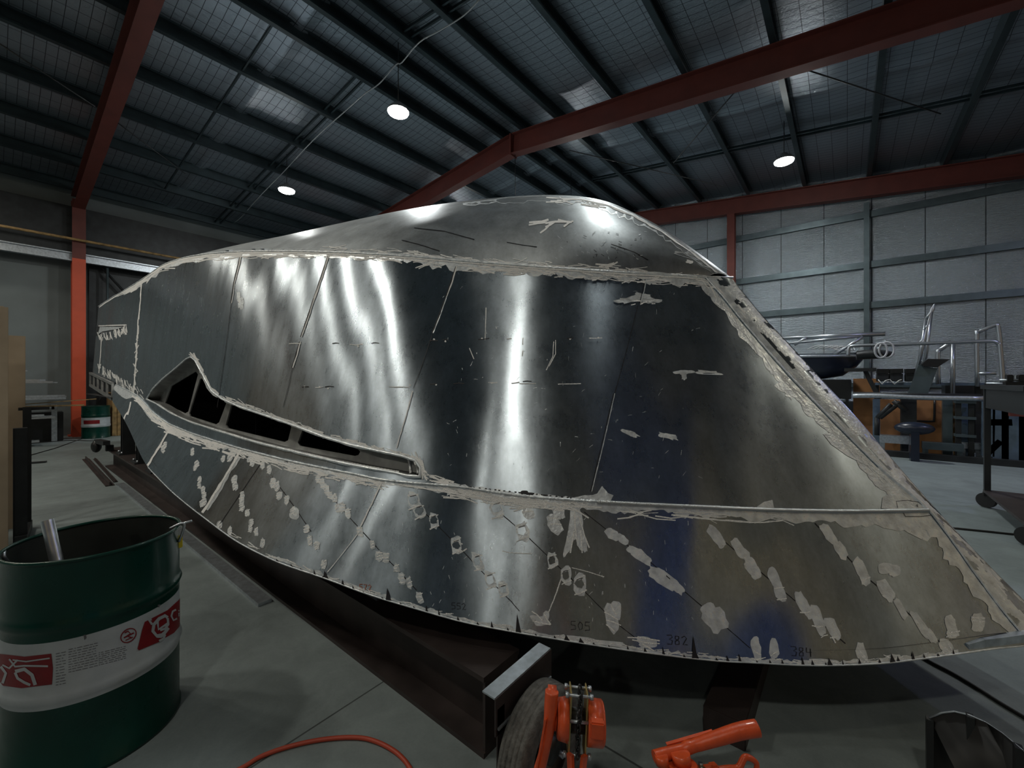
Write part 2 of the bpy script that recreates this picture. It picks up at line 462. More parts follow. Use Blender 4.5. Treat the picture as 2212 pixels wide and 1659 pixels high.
# bridging struts between purlins
for Yb in (4.75, 12.0):
    for a, b in zip(PURL, PURL[1:]):
        if b - a < 0.9: continue
        bm = bmesh.new()
        for dy in (0, 0.16): beam(bm, (a + 0.08, Yb + dy, ztop(a) + 0.10), (b, Yb + dy, ztop(b) + 0.10), 0.035, 0.05)
        struct('purlin_bridging', bm, 'purlin', 'pair of steel struts between two roof purlins')
for px, py in ((497, 345), (425, 460), (440, 445)):
    pass
for a, b in zip(PURL[1:6], PURL[2:7]):
    bm = bmesh.new(); beam(bm, (a + 0.08, 3.1, ztop(a) + 0.05), (b, 3.1, ztop(b) + 0.05), 0.03, 0.05)
    struct('purlin_bridging', bm, 'purlin', 'short steel strut between two roof purlins')
# roof cross bracing rods
for p, q in (((1700, 137), (2032, 246)), ((1612, 170), (1455, 352)), ((1230, 325), (1560, 402)), ((250, 262), (400, 375)), ((0, 95), (205, 230))):
    a = P(*p, Z=7.1); b = P(*q, Z=6.85)
    bm = bmesh.new(); tube(bm, [a, b], 0.012, 6)
    struct('bracing_rod', bm, 'black_steel', 'thin steel bracing rod under the roof')
# girts of the end wall, and its posts
for p in ((1872, 464), (1872, 573), (1872, 661), (1990, 832)):
    c = P(*p, Y=15.45)
    bm = bmesh.new(); profile(bm, cprof(0.075, 0.18) if p[1] != 832 else cprof(0.075, 0.12), (XR, 15.35 + 0.16, c.z - 0.06), (XL + 12, 15.35 + 0.16, c.z - 0.06), up=(0, 0, 1))
    struct('wall_girt', bm, 'girt', 'long grey steel girt across the foil end wall')
c0 = P(1872, 600, Y=15.4)
bm = bmesh.new(); profile(bm, iprof(0.12, 0.12, 0.012), (c0.x, 15.40, 0), (c0.x, 15.40, 6.6), up=(0, 1, 0)); struct('wall_post', bm, 'girt', 'grey steel wall post between the girts')
# eave beam and pipe along the left wall
bm = bmesh.new(); profile(bm, iprof(0.16, 0.24, 0.03), (-16.95, -5, 4.93), (-16.95, 15, 4.93)); struct('trim_1', bm, 'galv', 'pale steel beam along the left wall')
bm = bmesh.new(); box(bm, (-17.2, 4, 5.75), (0.3, 22, 1.5)); struct('trim_2', bm, 'black_steel', 'dark bulkhead added for the dark space above the pale beam')  # black box added to make the space above the beam dark
bm = bmesh.new(); cyl(bm, (-16.7, -5, 5.5), (-16.7, 15, 5.5), 0.035, n=10); struct('trim_3', bm, 'pallet_wood', 'thin yellowish pipe above the pale beam')
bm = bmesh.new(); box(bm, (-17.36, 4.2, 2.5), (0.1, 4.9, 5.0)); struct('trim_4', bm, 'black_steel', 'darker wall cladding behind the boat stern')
bm = bmesh.new(); tube(bm, [(-17.1, 2.0, 4.9), (-17.1, 4.6, 1.5)], 0.035, 8); struct('bracing_rod', bm, 'black_steel', 'dark diagonal wall brace beside the orange column')
bm = bmesh.new(); tube(bm, [(-17.0, 2.1, 4.9), (-17.0, 2.1, 1.2)], 0.03, 8); struct('bracing_rod', bm, 'girt', 'thin upright pipe beside the orange column')

# ------------------------------------------------------------------ lamps
def lamp_thing(x, y, label, z=6.72):
    weak = y < 0 or x > -1.6 and y < 5 or x > 3
    if abs(x + 6.9) < 0.1: z = 6.88
    t = thing('high_bay_light', label, 'ceiling light', (x, y, z), group='round high bay lights')
    bm = bmesh.new(); lathe(bm, [(0.0, 0.17), (0.07, 0.17), (0.09, 0.13), (0.17, 0.08), (0.21, 0.02), (0.215, 0.0), (0.195, 0.0), (0.195, 0.012)], 32); build('housing', bm, 'lamp_body', t)
    bm = bmesh.new(); lathe(bm, [(0.195, 0.01), (0.19, -0.03), (0.13, -0.06), (0.0, -0.075)], 32); build('diffuser', bm, 'lamp_glow_low' if weak else 'lamp_glow', t)
    bm = bmesh.new(); cyl(bm, (0, 0, 0.17), (0, 0, ztop(x) + 0.27 - z), 0.009, n=8); build('cord', bm, 'black_steel', t)
    l = bpy.data.lights.new('lamp_light', 'AREA'); l.shape = 'DISK'; l.size = 0.36; l.energy = 31 if weak else LAMP_W; l.color = (1.0, 0.94, 0.83) if y < 0 else (0.90, 0.97, 0.97); l.spread = math.radians(175)
    lo = bpy.data.objects.new('lamp_light', l); COL.objects.link(lo); lo.parent = t; lo.location = (0, 0, -0.085)
    return t
LL = {0: 'glaring round high bay lamp on a cord, upper middle, highest of the three in view',
      1: 'glaring round lamp above the stern half, leftmost of the three',
      2: 'glaring round lamp near the foil end wall, rightmost of the three in view',
      3: 'round high bay lamp hidden behind the raised hull keel', 4: 'round high bay lamp beyond the stern half of the hull',
      5: 'round high bay lamp above the bow, out of the picture', }
for i, (x, y) in enumerate(LAMPS):
    lamp_thing(x, y, LL.get(i, 'round high bay lamp over the near half of the shed'))
t = lamp_thing(4.7, 9.6, 'bluish high bay lamp by the right side wall', 5.9)
for c_ in t.children:
    if c_.type == 'LIGHT': c_.data.color = (0.30, 0.36, 1.0); c_.data.energy = 32
t = lamp_thing(4.9, 5.2, 'unseen warm lamp added to light the timber lined side wall', 6.3)  # extra unseen lamp, brightens the lining and its reflection on the bow
for c_ in t.children:
    if c_.type == 'LIGHT': c_.data.color = (1.0, 0.86, 0.6); c_.data.energy = 8
# cable looping along the bridging
bm = bmesh.new()
pts = [(1035, 0), (1000, 35), (950, 66), (905, 92), (868, 135), (855, 140), (820, 180), (785, 205), (740, 245), (700, 280), (655, 325), (612, 372), (560, 425), (520, 470), (495, 490), (480, 520)]
tube(bm, smoothpath([P(x, y, Z=7.45 - 0.02 * i) for i, (x, y) in enumerate(pts)], 4), 0.011, 6)
tag(build('ceiling_cable', bm, 'cable_pale'), 'thin pale cable looping down along the roof struts past two lamps', 'cable')
bm = bmesh.new(); tube(bm, [P(1113, 325, Y=8.5), P(1113, 430, Y=8.5)], 0.008, 6)
tag(build('hanging_wire', bm, 'black_steel'), 'thin dark wire hanging from the apex of the red rafter', 'wire')

# ------------------------------------------------------------------ the upturned hull
CY = 3.10                                    # centreline of the boat
def pchip(keys, vals):
    n = len(keys); h = [keys[i + 1] - keys[i] for i in range(n - 1)]
    dl = [(vals[i + 1] - vals[i]) / h[i] for i in range(n - 1)]
    m = [dl[0]] + [0 if dl[i - 1] * dl[i] <= 0 else 2 * dl[i - 1] * dl[i] / (dl[i - 1] + dl[i]) for i in range(1, n - 1)] + [dl[-1]]
    def f(x):
        x = min(max(x, keys[0]), keys[-1]); i = 0
        while i < n - 2 and x > keys[i + 1]: i += 1
        t = (x - keys[i]) / h[i]
        return ((1 + 2 * t) * (1 - t) ** 2 * vals[i] + t * (1 - t) ** 2 * h[i] * m[i] + t * t * (3 - 2 * t) * vals[i + 1] + t * t * (t - 1) * h[i] * m[i + 1])
    return f
def curve3(pts):
    ks = [p[0] for p in pts]; vs = [p[1] for p in pts]
    fs = [pchip(ks, [v[i] for v in vs]) for i in range(3)]
    return lambda k: Vector((fs[0](k), fs[1](k), fs[2](k)))
def pxc(pts): return curve3([(x, P(x, y, Y=Y)) for x, y, Y in pts])

SHEER = pxc([(243, 867, 1.210), (272, 914, 1.139), (319, 1008, 1.045), (337, 1028, 1.040), (380, 1070, 1.025), (435, 1114, 1.015), (500, 1162, 1.015), (580, 1205, 1.035),
             (690, 1245, 1.095), (800, 1285, 1.185), (900, 1315, 1.270), (1000, 1343, 1.365), (1106, 1364, 1.477), (1200, 1380, 1.588), (1400, 1410, 1.820),
             (1600, 1430, 2.08), (1750, 1437, 2.24), (1900, 1433, 2.43), (1990, 1423, 2.56), (2080, 1411, 2.70), (2160, 1400, 2.84), (2225, 1394, 2.955)])
KNUCK = pxc([(200, 806, 1.38), (243, 828, 1.34), (298, 856, 1.30), (334, 893, 1.28), (370, 918, 1.29), (431, 942, 1.28), (522, 970, 1.27), (616, 994, 1.28), (700, 1012, 1.30), (757, 1023, 1.32),
             (825, 1037, 1.36), (968, 1050, 1.48), (1120, 1071, 1.66), (1250, 1082, 1.83), (1350, 1088, 1.97), (1500, 1095, 2.17), (1700, 1103, 2.50), (1860, 1105, 2.76), (2005, 1103, 2.99)])
CHINE = pxc([(213, 662, 1.46), (243, 642, 1.46), (265, 630, 1.46), (308, 603, 1.47), (345, 577, 1.48), (381, 562, 1.49), (431, 551, 1.50), (522, 544, 1.53), (620, 543, 1.57), (706, 545, 1.61), (757, 547, 1.65),
             (830, 551, 1.73), (900, 556, 1.82), (1000, 565, 1.96), (1090, 572, 2.10), (1200, 580, 2.28), (1350, 590, 2.57), (1450, 596, 2.79), (1525, 601, 2.97)])
STEMN = pxc([(1525, 601, 2.97), (1560, 640, 2.97), (1600, 690, 2.97), (1700, 806, 2.97), (1800, 910, 2.97), (1900, 1010, 2.98), (2005, 1103, 2.99), (2050, 1160, 2.985), (2110, 1245, 2.975), (2170, 1325, 2.965), (2225, 1390, 2.955)])
STEMC = pxc([(1580, 600, CY), (1610, 637, CY), (1650, 685, CY), (1700, 738, CY), (1790, 836, CY), (1850, 901, CY), (1950, 1018, CY), (2050, 1130, CY), (2150, 1235, CY), (2212, 1297, CY), (2290, 1380, CY), (2330, 1425, CY)])
keel = [(x, P(x, y, Y=CY)) for x, y in ((565, 543), (600, 531), (700, 506), (850, 469), (1000, 438), (1100, 425), (1180, 421), (1260, 425), (1310, 435), (1370, 460), (1430, 492), (1500, 540), (1550, 577), (1580, 600))]
KEEL = curve3([(200, Vector((-13.2, CY, 4.12))), (400, Vector((-10.6, CY, 4.08)))] + keel)

def pairmap(pairs):
    n = len(pairs)
    ss = [i / (n - 1) for i in range(n)]
    a = pchip(ss, [p[0] for p in pairs]); b = pchip(ss, [p[1] for p in pairs])
    return a, b, ss

class Surf:
    """plate surface between a lower and an upper edge; u runs aft to fore, v from the lower to the upper edge"""
    def __init__(s, lo, up, pairs, bulge=None, nu=220, nv=18):
        s.lo, s.up = lo, up; s.a, s.b, s.knots = pairmap(pairs); s.bulge = bulge
        s.nu, s.nv = nu, nv
        s.us = sorted(set([i / nu for i in range(nu + 1)] + s.knots)); s.vs = [j / nv for j in range(nv + 1)]
        s.E = [(s.lo(s.a(u)), s.up(s.b(u))) for u in s.us]
        V = []; F = []; s.uvs = []
        for i, u in enumerate(s.us):
            for v in s.vs: V.append(s._p(i, v)); s.uvs.append((u, v))
        m = len(s.vs)
        for i in range(len(s.us) - 1):
            for j in range(m - 1):
                q = [i * m + j, (i + 1) * m + j, (i + 1) * m + j + 1, i * m + j + 1]
                F.append((q[0], q[1], q[2])); F.append((q[0], q[2], q[3]))
        s.V, s.F = V, F; s.bvh = BVHTree.FromPolygons(V, F)
    def _pt(s, u, v, A, B):
        p = A.lerp(B, v)
        if s.bulge: p = p + s.bulge(u, v)
        return p
    def _p(s, i, v): return s._pt(s.us[i], v, *s.E[i])
    def ev(s, u, v): return s._pt(u, v, s.lo(s.a(u)), s.up(s.b(u)))
    def nrm(s, u, v):
        e = 2e-3; u = min(max(u, e), 1 - e); v = min(max(v, 0.02), 0.98)
        n = (s.ev(u + e, v) - s.ev(u - e, v)).cross(s.ev(u, v + 0.01) - s.ev(u, v - 0.01)).normalized()
        return -n if n.dot(s.ev(u, v) - Vector((0, 0, EYE))) > 0 else n
    def uv(s, px, py):
        o = Vector((0, 0, EYE)); d = Vector(ray(px, py)).normalized()
        h = s.bvh.ray_cast(o, d)
        if h[0] is None:
            for k in range(1, 14):
                for dx, dy in ((0, 1), (0, -1), (1, 0), (-1, 0)):
                    h = s.bvh.ray_cast(o, Vector(ray(px + dx * k * 2, py + dy * k * 2)).normalized())
                    if h[0] is not None: break
                if h[0] is not None: break
            if h[0] is None: return None
        f = s.F[h[2]]; uv = [Vector((*s.uvs[i], 0)) for i in f]
        r = barycentric_transform(h[0], *[s.V[i] for i in f], *uv)
        return (min(max(r.x, 0), 1), min(max(r.y, 0), 1))
    def at(s, px, py, off=0.0):
        q = s.uv(px, py)
        if q is None: return None
        return s.ev(*q) + s.nrm(*q) * off

LOW = Surf(SHEER, lambda k: KNUCK(k) if k <= 2005 else STEMN(k), [(243, 243), (290, 330), (319, 370), (435, 518), (580, 690), (705, 828), (850, 968), (1000, 1100), (1180, 1262), (1400, 1470), (1650, 1690), (1870, 1870), (2000, 2005), (2110, 2110), (2225, 2225)])
def side_b(u, v): return Vector((0.25, -0.7, 0.2)) * (0.035 * math.sin(PI * v) * math.sin(PI * min(1, max(0, u * 1.05))))
SIDE = Surf(KNUCK, lambda k: CHINE(k) if k <= 1525 else STEMN(k), [(200, 213), (243, 250), (300, 308), (400, 431), (490, 522), (610, 706), (740, 860), (860, 985), (1070, 1190), (1275, 1395), (1420, 1525), (1600, 1640), (1800, 1800), (1930, 1915), (2005, 2005)], side_b)
def bot_b(u, v): return Vector((0.1, -0.55, 0.8)) * (0.13 * math.sin(PI * v ** 0.9) * (0.25 + 0.75 * math.sin(PI * min(1, u) ** 1.3)))
BOT = Surf(CHINE, KEEL, [(213, 200), (308, 400), (400, 565), (522, 700), (620, 830), (706, 930), (830, 1040), (950, 1120), (1090, 1210), (1200, 1300), (1350, 1410), (1450, 1500), (1525, 1580)], bot_b)
STEM = Surf(STEMN, STEMC, [(1525, 1580), (1600, 1650), (1700, 1750), (1800, 1850), (1900, 1950), (2005, 2060), (2110, 2170), (2225, 2330)],
            lambda u, v: Vector((0.5, -0.8, 0.3)) * (0.012 * math.sin(PI * v)), nu=90, nv=10)

def cdt_plate(sf, holes_px, du=0.006, nv=16):
    """plate triangulated around openings given as outlines seen in the photograph"""
    AS = 8.0
    vs = []; ed = []
    bu = [i * du for i in range(int(1 / du) + 1)]; bu[-1] = 1.0
    loop = [(u * AS, 0.0) for u in bu] + [(AS, j / nv) for j in range(1, nv)] + [(u * AS, 1.0) for u in reversed(bu)] + [(0.0, 1 - j / nv) for j in range(1, nv)]
    base = 0
    vs += loop; ed += [(i, (i + 1) % len(loop)) for i in range(len(loop))]
    H = []
    for h in holes_px:
        q = []
        for i in range(len(h)):
            a = h[i]; b = h[(i + 1) % len(h)]
            n = max(1, int(math.hypot(b[0] - a[0], b[1] - a[1]) / 12))
            for k in range(n):
                uv = sf.uv(a[0] + (b[0] - a[0]) * k / n, a[1] + (b[1] - a[1]) * k / n)
                q.append((uv[0] * AS, min(max(uv[1], 0.004), 0.996)))
        H.append(q); base = len(vs); vs += q; ed += [(base + i, base + (i + 1) % len(q)) for i in range(len(q))]
    def inside(p, poly):
        c = False; j = len(poly) - 1
        for i in range(len(poly)):
            if (poly[i][1] > p[1]) != (poly[j][1] > p[1]) and p[0] < (poly[j][0] - poly[i][0]) * (p[1] - poly[i][1]) / (poly[j][1] - poly[i][1]) + poly[i][0]: c = not c
            j = i
        return c
    for i, u in enumerate(bu[1:-1]):
        for j in range(1, nv):
            p = (u * AS, j / nv)
            if any(inside(p, q) for q in H) or any(min(math.hypot((p[0] - x), p[1] - y) for x, y in q) < 0.008 for q in H): continue
            vs.append(p)
    r = delaunay_2d_cdt([Vector(v) for v in vs], ed, [], 0, 1e-6)
    ov, _, of = r[0], r[1], r[2]
    F = []
    for f in of:
        c = sum((ov[i] for i in f), Vector((0, 0))) / len(f)
        if any(inside(c, q) for q in H): continue
        F.append(tuple(f))
    V = [sf.ev(min(max(v.x / AS, 0), 1), min(max(v.y, 0), 1)) for v in ov]
    return V, F, [[(x / AS, y) for x, y in q] for q in H]

class Marks:
    """grinding scars, weld beads, saw cuts and pencil figures that lie on a plate; faces go into that plate's own mesh"""
    def __init__(s, sf, lift=0.0): s.sf = sf; s.lift = lift; s.V = []; s.F = []; s.M = []
    def poly(s, px, m, off=0.0012):
        pts = [s.sf.at(x, y, off + s.lift) for x, y in px]
        pts = [p for p in pts if p is not None]
        if len(pts) < 3: return
        b = len(s.V); s.V += pts
        try: tr = tessellate_polygon([pts])
        except Exception: return
        for t in tr: s.F.append(tuple(b + i for i in t)); s.M.append(m)
    def ribbon(s, path, wl, wr, m, off=0.0012, jit=0.0, step=9):
        """wl / wr: widths (photo pixels) to the left / right of the path; jit makes ragged edges"""
        pp = []
        for a, b in zip(path, path[1:]):
            n = max(1, int(math.hypot(b[0] - a[0], b[1] - a[1]) / step))
            pp += [(a[0] + (b[0] - a[0]) * k / n, a[1] + (b[1] - a[1]) * k / n) for k in range(n)]
        pp.append(path[-1])
        prev = None
        L = len(pp)
        for i, p in enumerate(pp):
            a = pp[max(0, i - 1)]; b = pp[min(L - 1, i + 1)]
            dx, dy = b[0] - a[0], b[1] - a[1]; d = math.hypot(dx, dy) or 1
            nx, ny = -dy / d, dx / d
            t = i / (L - 1) if L > 1 else 0
            L1 = (wl(t) if callable(wl) else wl) * (1 + random.uniform(-jit, jit)); R1 = (wr(t) if callable(wr) else wr) * (1 + random.uniform(-jit, jit))
            A = s.sf.at(p[0] - nx * L1, p[1] - ny * L1, off + s.lift); B = s.sf.at(p[0] + nx * R1, p[1] + ny * R1, off + s.lift)
            if A is None or B is None: prev = None; continue
            k = len(s.V); s.V += [A, B]
            if prev is not None: s.F.append((prev, prev + 1, k + 1, k)); s.M.append(m)
            prev = k
    def patch(s, x, y, w_, h_, ang, m=1, off=0.0014, rag=0.22, n=13):
        """ragged lozenge-shaped grinder scar"""
        c, q = math.cos(math.radians(ang)), math.sin(math.radians(ang)); o = []
        for k in range(n):
            a = 2 * PI * k / n
            r = 1 + random.uniform(-rag, rag)
            ex = abs(math.cos(a)) ** 0.75 * math.copysign(1, math.cos(a)); ey = abs(math.sin(a)) ** 0.75 * math.copysign(1, math.sin(a))
            u, v = ex * w_ / 2 * r, ey * h_ / 2 * r
            o.append((x + u * c - v * q, y + u * q + v * c))
        s.poly(o, m, off)
    def bar(s, x, y, L, wd, ang, m=2, off=0.0022):
        c, q = math.cos(math.radians(ang)), math.sin(math.radians(ang))
        s.ribbon([(x - c * L / 2, y - q * L / 2), (x, y + random.uniform(-1, 1) * L * 0.08), (x + c * L / 2, y + q * L / 2)], wd / 2, wd / 2, m, off, 0.3, step=L / 2.1)
    def swarf(s, path, n, spread, length, ang=None, wd=1.6, m=2, off=0.0024):
        """many short bright grinder strokes along a path"""
        seg = []; tot = 0
        for a, b in zip(path, path[1:]): l = math.hypot(b[0] - a[0], b[1] - a[1]); seg.append((tot, l, a, b)); tot += l
        for _ in range(n):
            t = random.uniform(0, tot)
            for t0, l, a, b in seg:
                if t0 <= t <= t0 + l: break
            k = (t - t0) / l; x = a[0] + (b[0] - a[0]) * k; y = a[1] + (b[1] - a[1]) * k
            an = math.degrees(math.atan2(b[1] - a[1], b[0] - a[0])) + random.gauss(0, 9) if ang is None else ang + random.gauss(0, 12)
            s.bar(x, y + random.uniform(spread[0], spread[1]), random.uniform(*length), wd * random.uniform(0.6, 1.4), an, m, off)

hull = thing('boat_hull', 'large bare aluminium boat hull, upside down on steel rails in mid shed', 'boat')

# --- outlines of the window recess and of the five openings in its inner plate
RECESS = [(317, 862), (330, 840), (352, 818), (380, 795), (402, 776), (412, 771), (422, 779), (440, 812), (458, 845), (480, 862), (520, 880), (580, 900), (640, 921), (700, 944), (760, 962),
          (820, 975), (868, 985), (898, 995), (908, 1010), (908, 1030), (880, 1028), (857, 1022), (757, 1004), (690, 989), (616, 971), (560, 957), (515, 944), (460, 927), (410, 911), (370, 893), (338, 872)]
WIN = [[(371, 834), (424, 802), (429, 809), (408, 889), (401, 893), (357, 872)],
       [(433, 819), (437, 817), (466, 851), (489, 864), (490, 872), (475, 912), (468, 917), (412, 899), (410, 893)],
       [(503, 868), (511, 872), (628, 917), (631, 922), (624, 951), (616, 955), (494, 925), (489, 918)],
       [(655, 929), (662, 929), (775, 971), (780, 976), (776, 983), (768, 985), (650, 963), (645, 956)]]

ms = Marks(SIDE); ml = Marks(LOW); mb = Marks(BOT); mt = Marks(STEM, 0.004)
def lerp_path(pts): return pts
chine_px = [(213, 662), (243, 642), (265, 630), (308, 603), (345, 577), (381, 562), (431, 551), (522, 545), (620, 544), (706, 546), (757, 548), (830, 552), (900, 557), (1000, 566), (1090, 573), (1200, 581), (1350, 591), (1450, 597), (1530, 602)]
kn_px = [(205, 808), (243, 828), (298, 856), (334, 893), (370, 918), (431, 942), (522, 970), (616, 994), (700, 1012), (757, 1023), (825, 1037), (968, 1050), (1120, 1071), (1250, 1082), (1350, 1088), (1500, 1095), (1700, 1103), (1860, 1105), (2003, 1104)]
def shift(path, dx, dy, a=None, b=None): return [(x + dx, y + dy) for x, y in path if (a is None or x >= a) and (b is None or x <= b)]
# dressed strip below the chine
ms.ribbon(shift(chine_px, 0, 3, 260, 900), 4, lambda t: 5 + 3 * abs(math.sin(t * 41)), 1, 0.0012, 0.5)
ms.ribbon(shift(chine_px, 0, 3, 900), 4, lambda t: 9 + 6 * abs(math.sin(t * 33)), 1, 0.0012, 0.45)
ms.swarf(shift(chine_px, 0, 6, 230, 900), 150, (-6, 7), (10, 34), wd=2.0)
ms.swarf(shift(chine_px, 0, 6, 900), 70, (-3, 12), (14, 50), wd=2.2)
ms.ribbon(shift(chine_px, 0, 1.5), 2, 2, 2, 0.004, 0.3)
mb.ribbon(shift(chine_px, 0, -5, 400), 2, lambda t: 5, 1, 0.0012, 0.5)
mb.swarf(shift(chine_px, 0, -7, 700), 70, (-7, 4), (12, 46), wd=1.8)
# keel edge strip
kp = [(1000, 441), (1100, 428), (1180, 424), (1260, 429), (1310, 440), (1370, 465), (1430, 498), (1500, 547), (1545, 583), (1570, 600)]
mb.ribbon(kp, 2, lambda t: 4 + 16 * t * (1 - t) * 2 + 4 * t, 1, 0.0015, 0.35)
mb.ribbon(shift(kp, 0, 3, 1180), 1, 2, 2, 0.003, 0.6)
mb.swarf([(1190, 430), (1240, 434), (1300, 445)], 16, (-2, 6), (12, 40), wd=2)
mb.patch(1505, 558, 60, 16, 38, 1); mb.patch(1487, 553, 70, 8, 15, 1)
mb.patch(1490, 566, 16, 8, 10, 2)
for x, y, L, a in ((1162, 484, 40, -8), (1168, 478, 34, -10), (1158, 480, 30, -6), (1200, 481, 44, -4), (1220, 478, 30, 10), (1178, 494, 30, -42), (1228, 484, 24, -30), (1188, 486, 22, -30)):
    mb.bar(x, y, L, 4.0, a)
for x, y, L, a in ((1310, 573, 34, -14), (1322, 571, 26, -20), (1300, 572, 28, 4)): mb.bar(x, y, L, 3.2, a)
for p in ([(895, 493), (960, 500), (1025, 518)], [(868, 519), (910, 530), (950, 543)], [(1095, 524), (1130, 530), (1160, 534)], [(1320, 528), (1370, 545), (1400, 562)]):
    mb.ribbon(p, 0.9, 0.9, 3, 0.002, 0.3)
for _ in range(45):
    mb.bar(random.uniform(1200, 1400), random.uniform(500, 562), random.uniform(3, 9), 1.0, random.gauss(30, 40), 3 if random.random() < 0.55 else 1)
# dressed strip on both sides of the knuckle weld
ml.ribbon(shift(kn_px, 0, 2, 243, 1000), 3, lambda t: 6 + 5 * abs(math.sin(t * 37)), 1, 0.0012, 0.5)
ml.ribbon(shift(kn_px, 0, 3, 968, 1500), 2, lambda t: 14 + 8 * math.sin(t * 17) * math.sin(t * 5), 1, 0.0012, 0.35)
ml.ribbon(shift(kn_px, 0, 3, 1500), 2, lambda t: 16 + 22 * t ** 2 + 4 * math.sin(t * 30), 1, 0.0012, 0.18)
ml.swarf(shift(kn_px, 0, 6, 290, 840), 230, (-6, 14), (12, 36), wd=2.3)
ml.swarf(shift(kn_px, 0, 8, 840, 1330), 90, (-4, 16), (18, 70), wd=2.4)
ml.swarf(shift(kn_px, 0, 20, 1330, 1700), 18, (-8, 6), (30, 90), wd=2.2)
for p in ([(860, 1046), (960, 1062), (1060, 1080), (1120, 1086)], [(1020, 1066), (1120, 1085), (1180, 1090)], [(1450, 1112), (1560, 1124), (1640, 1129), (1690, 1124)], [(1180, 1086), (1240, 1094), (1300, 1096)]):
    ml.ribbon(p, 1.8, 1.8, 2, 0.003, 0.4)
ms.ribbon(shift(kn_px, 0, -2, 968, 1330), 5, 2, 1, 0.0012, 0.5)
ms.ribbon([(1230, 1079), (1262, 1072), (1290, 1071), (1300, 1052), (1312, 1066), (1322, 1072), (1318, 1080), (1260, 1082)], 2, 3, 1, 0.0012, 0.3)
ms.poly([(1236, 1078), (1275, 1071), (1290, 1066), (1301, 1050), (1310, 1064), (1325, 1070), (1320, 1080), (1280, 1080)], 1, 0.0016)
ms.poly([(1630, 1098), (1650, 1084), (1668, 1080), (1672, 1098)], 1, 0.0016)
ms.swarf([(243, 822), (290, 850), (310, 860)], 36, (-14, 2), (8, 20), ang=80, wd=1.6)
ms.swarf([(213, 800), (240, 818)], 16, (-12, 0), (8, 18), ang=84, wd=1.5)
# plate seams in the topside
def seam(mk, a, b, wd=2.2, m=2, dark=True):
    mk.ribbon([a, ((a[0] + b[0]) / 2 + 1, (a[1] + b[1]) / 2), b], wd / 2, wd / 2, m, 0.003, 0.4)
    if dark: mk.ribbon([(a[0] - 2.5, a[1]), (b[0] - 2.5, b[1])], 0.8, 0.8, 3, 0.002, 0.3)
seam(ms, (522, 548), (507, 612), 2.5); seam(ms, (507, 612), (501, 655), 1.6); seam(ms, (500, 655), (470, 880), 0.8, 3, False)
seam(ms, (711, 552), (680, 645), 3.4); seam(ms, (680, 645), (652, 728), 2.2); seam(ms, (650, 738), (633, 795), 2.4); seam(ms, (632, 795), (612, 880), 0.9, 3, False)
seam(ms, (987, 576), (966, 640), 2.4, 2); seam(ms, (966, 640), (936, 720), 1.8, 1); seam(ms, (934, 724), (893, 840), 1.0, 3, False); seam(ms, (892, 845), (857, 968), 2.2, 2, False)
seam(ms, (1396, 604), (1384, 655), 2.0, 1); seam(ms, (1378, 660), (1328, 850), 1.4, 3, False); seam(ms, (1328, 850), (1278, 1062), 1.4, 1)
seam(ms, (306, 606), (300, 690), 2.6, 2, False); seam(ms, (299, 690), (289, 850), 2.8, 2, False)
ms.swarf([(300, 700), (296, 740), (291, 840)], 24, (-6, 6), (8, 24), ang=94, wd=2)
seam(ms, (219, 730), (214, 806), 1.8, 2, False)
# step cut into the plating at the stern
ms.poly([(212, 703), (274, 704), (256, 712), (224, 717), (208, 726), (206, 706)], 3, 0.002)
ms.poly([(216, 706), (268, 706), (252, 711), (222, 716), (212, 722)], 1, 0.0035)
ms.swarf([(212, 727), (240, 722), (274, 710)], 36, (-3, 8), (8, 16), ang=78, wd=2)
ms.ribbon([(213, 704), (274, 702)], 1, 1, 2, 0.004, 0.4)
# dressed rows along the stringer tacks
for y0, a, b in ((735, 590, 1290), (829, 660, 1160)):
    x = a
    while x < b:
        L = random.uniform(10, 32); yy = y0 + (random.uniform(-2, 2)) - (x - 900) * 0.012 + 6 * (x < 900)
        if random.random() < 0.8:
            ms.bar(x, yy, L, 1.8, random.gauss(-1, 3), 3 if random.random() < 0.55 else 2)
            if random.random() < 0.7: ms.patch(x + random.uniform(-8, 8), yy + random.uniform(-5, 5), 4, 4, 0, 2, 0.002)
        x += random.uniform(22, 58)
for x, y, w_, h_, a in ((1360, 648, 56, 13, -6), (1395, 648, 58, 14, 6), (1385, 640, 40, 14, 0), (1408, 606, 34, 12, 12), (1478, 804, 40, 9, -3), (1478, 813, 10, 18, 0), (1530, 805, 56, 8, 4), (1697, 838, 40, 26, 20), (1707, 852, 26, 18, 30), (1444, 943, 40, 12, 14), (1360, 935, 44, 10, 20), (520, 655, 14, 30, -10), (515, 640, 8, 20, 0)):
    ms.patch(x, y, w_, h_, a, 1, 0.0014, 0.3, 17)
ms.swarf([(1350, 655), (1420, 652)], 10, (-5, 4), (6, 16), wd=1.6)
for _ in range(110):
    ms.bar(random.uniform(930, 1520), random.uniform(620, 1040), random.uniform(3, 11), random.choice([0.4, 0.5, 0.7]), random.choice([random.gauss(92, 10), random.gauss(150, 30)]), 1, 0.0012)
for p in ([(1196, 738), (1194, 770), (1180, 800)], [(1200, 735), (1200, 765), (1186, 792)], [(1014, 752), (1024, 776)], [(1130, 730), (1129, 745)], [(1130, 758), (1128, 770)], [(1122, 829), (1158, 829)], [(1050, 665), (1048, 735)], [(1205, 830), (1255, 829)]):
    ms.ribbon(p, 0.8, 0.8, 2, 0.002, 0.4)
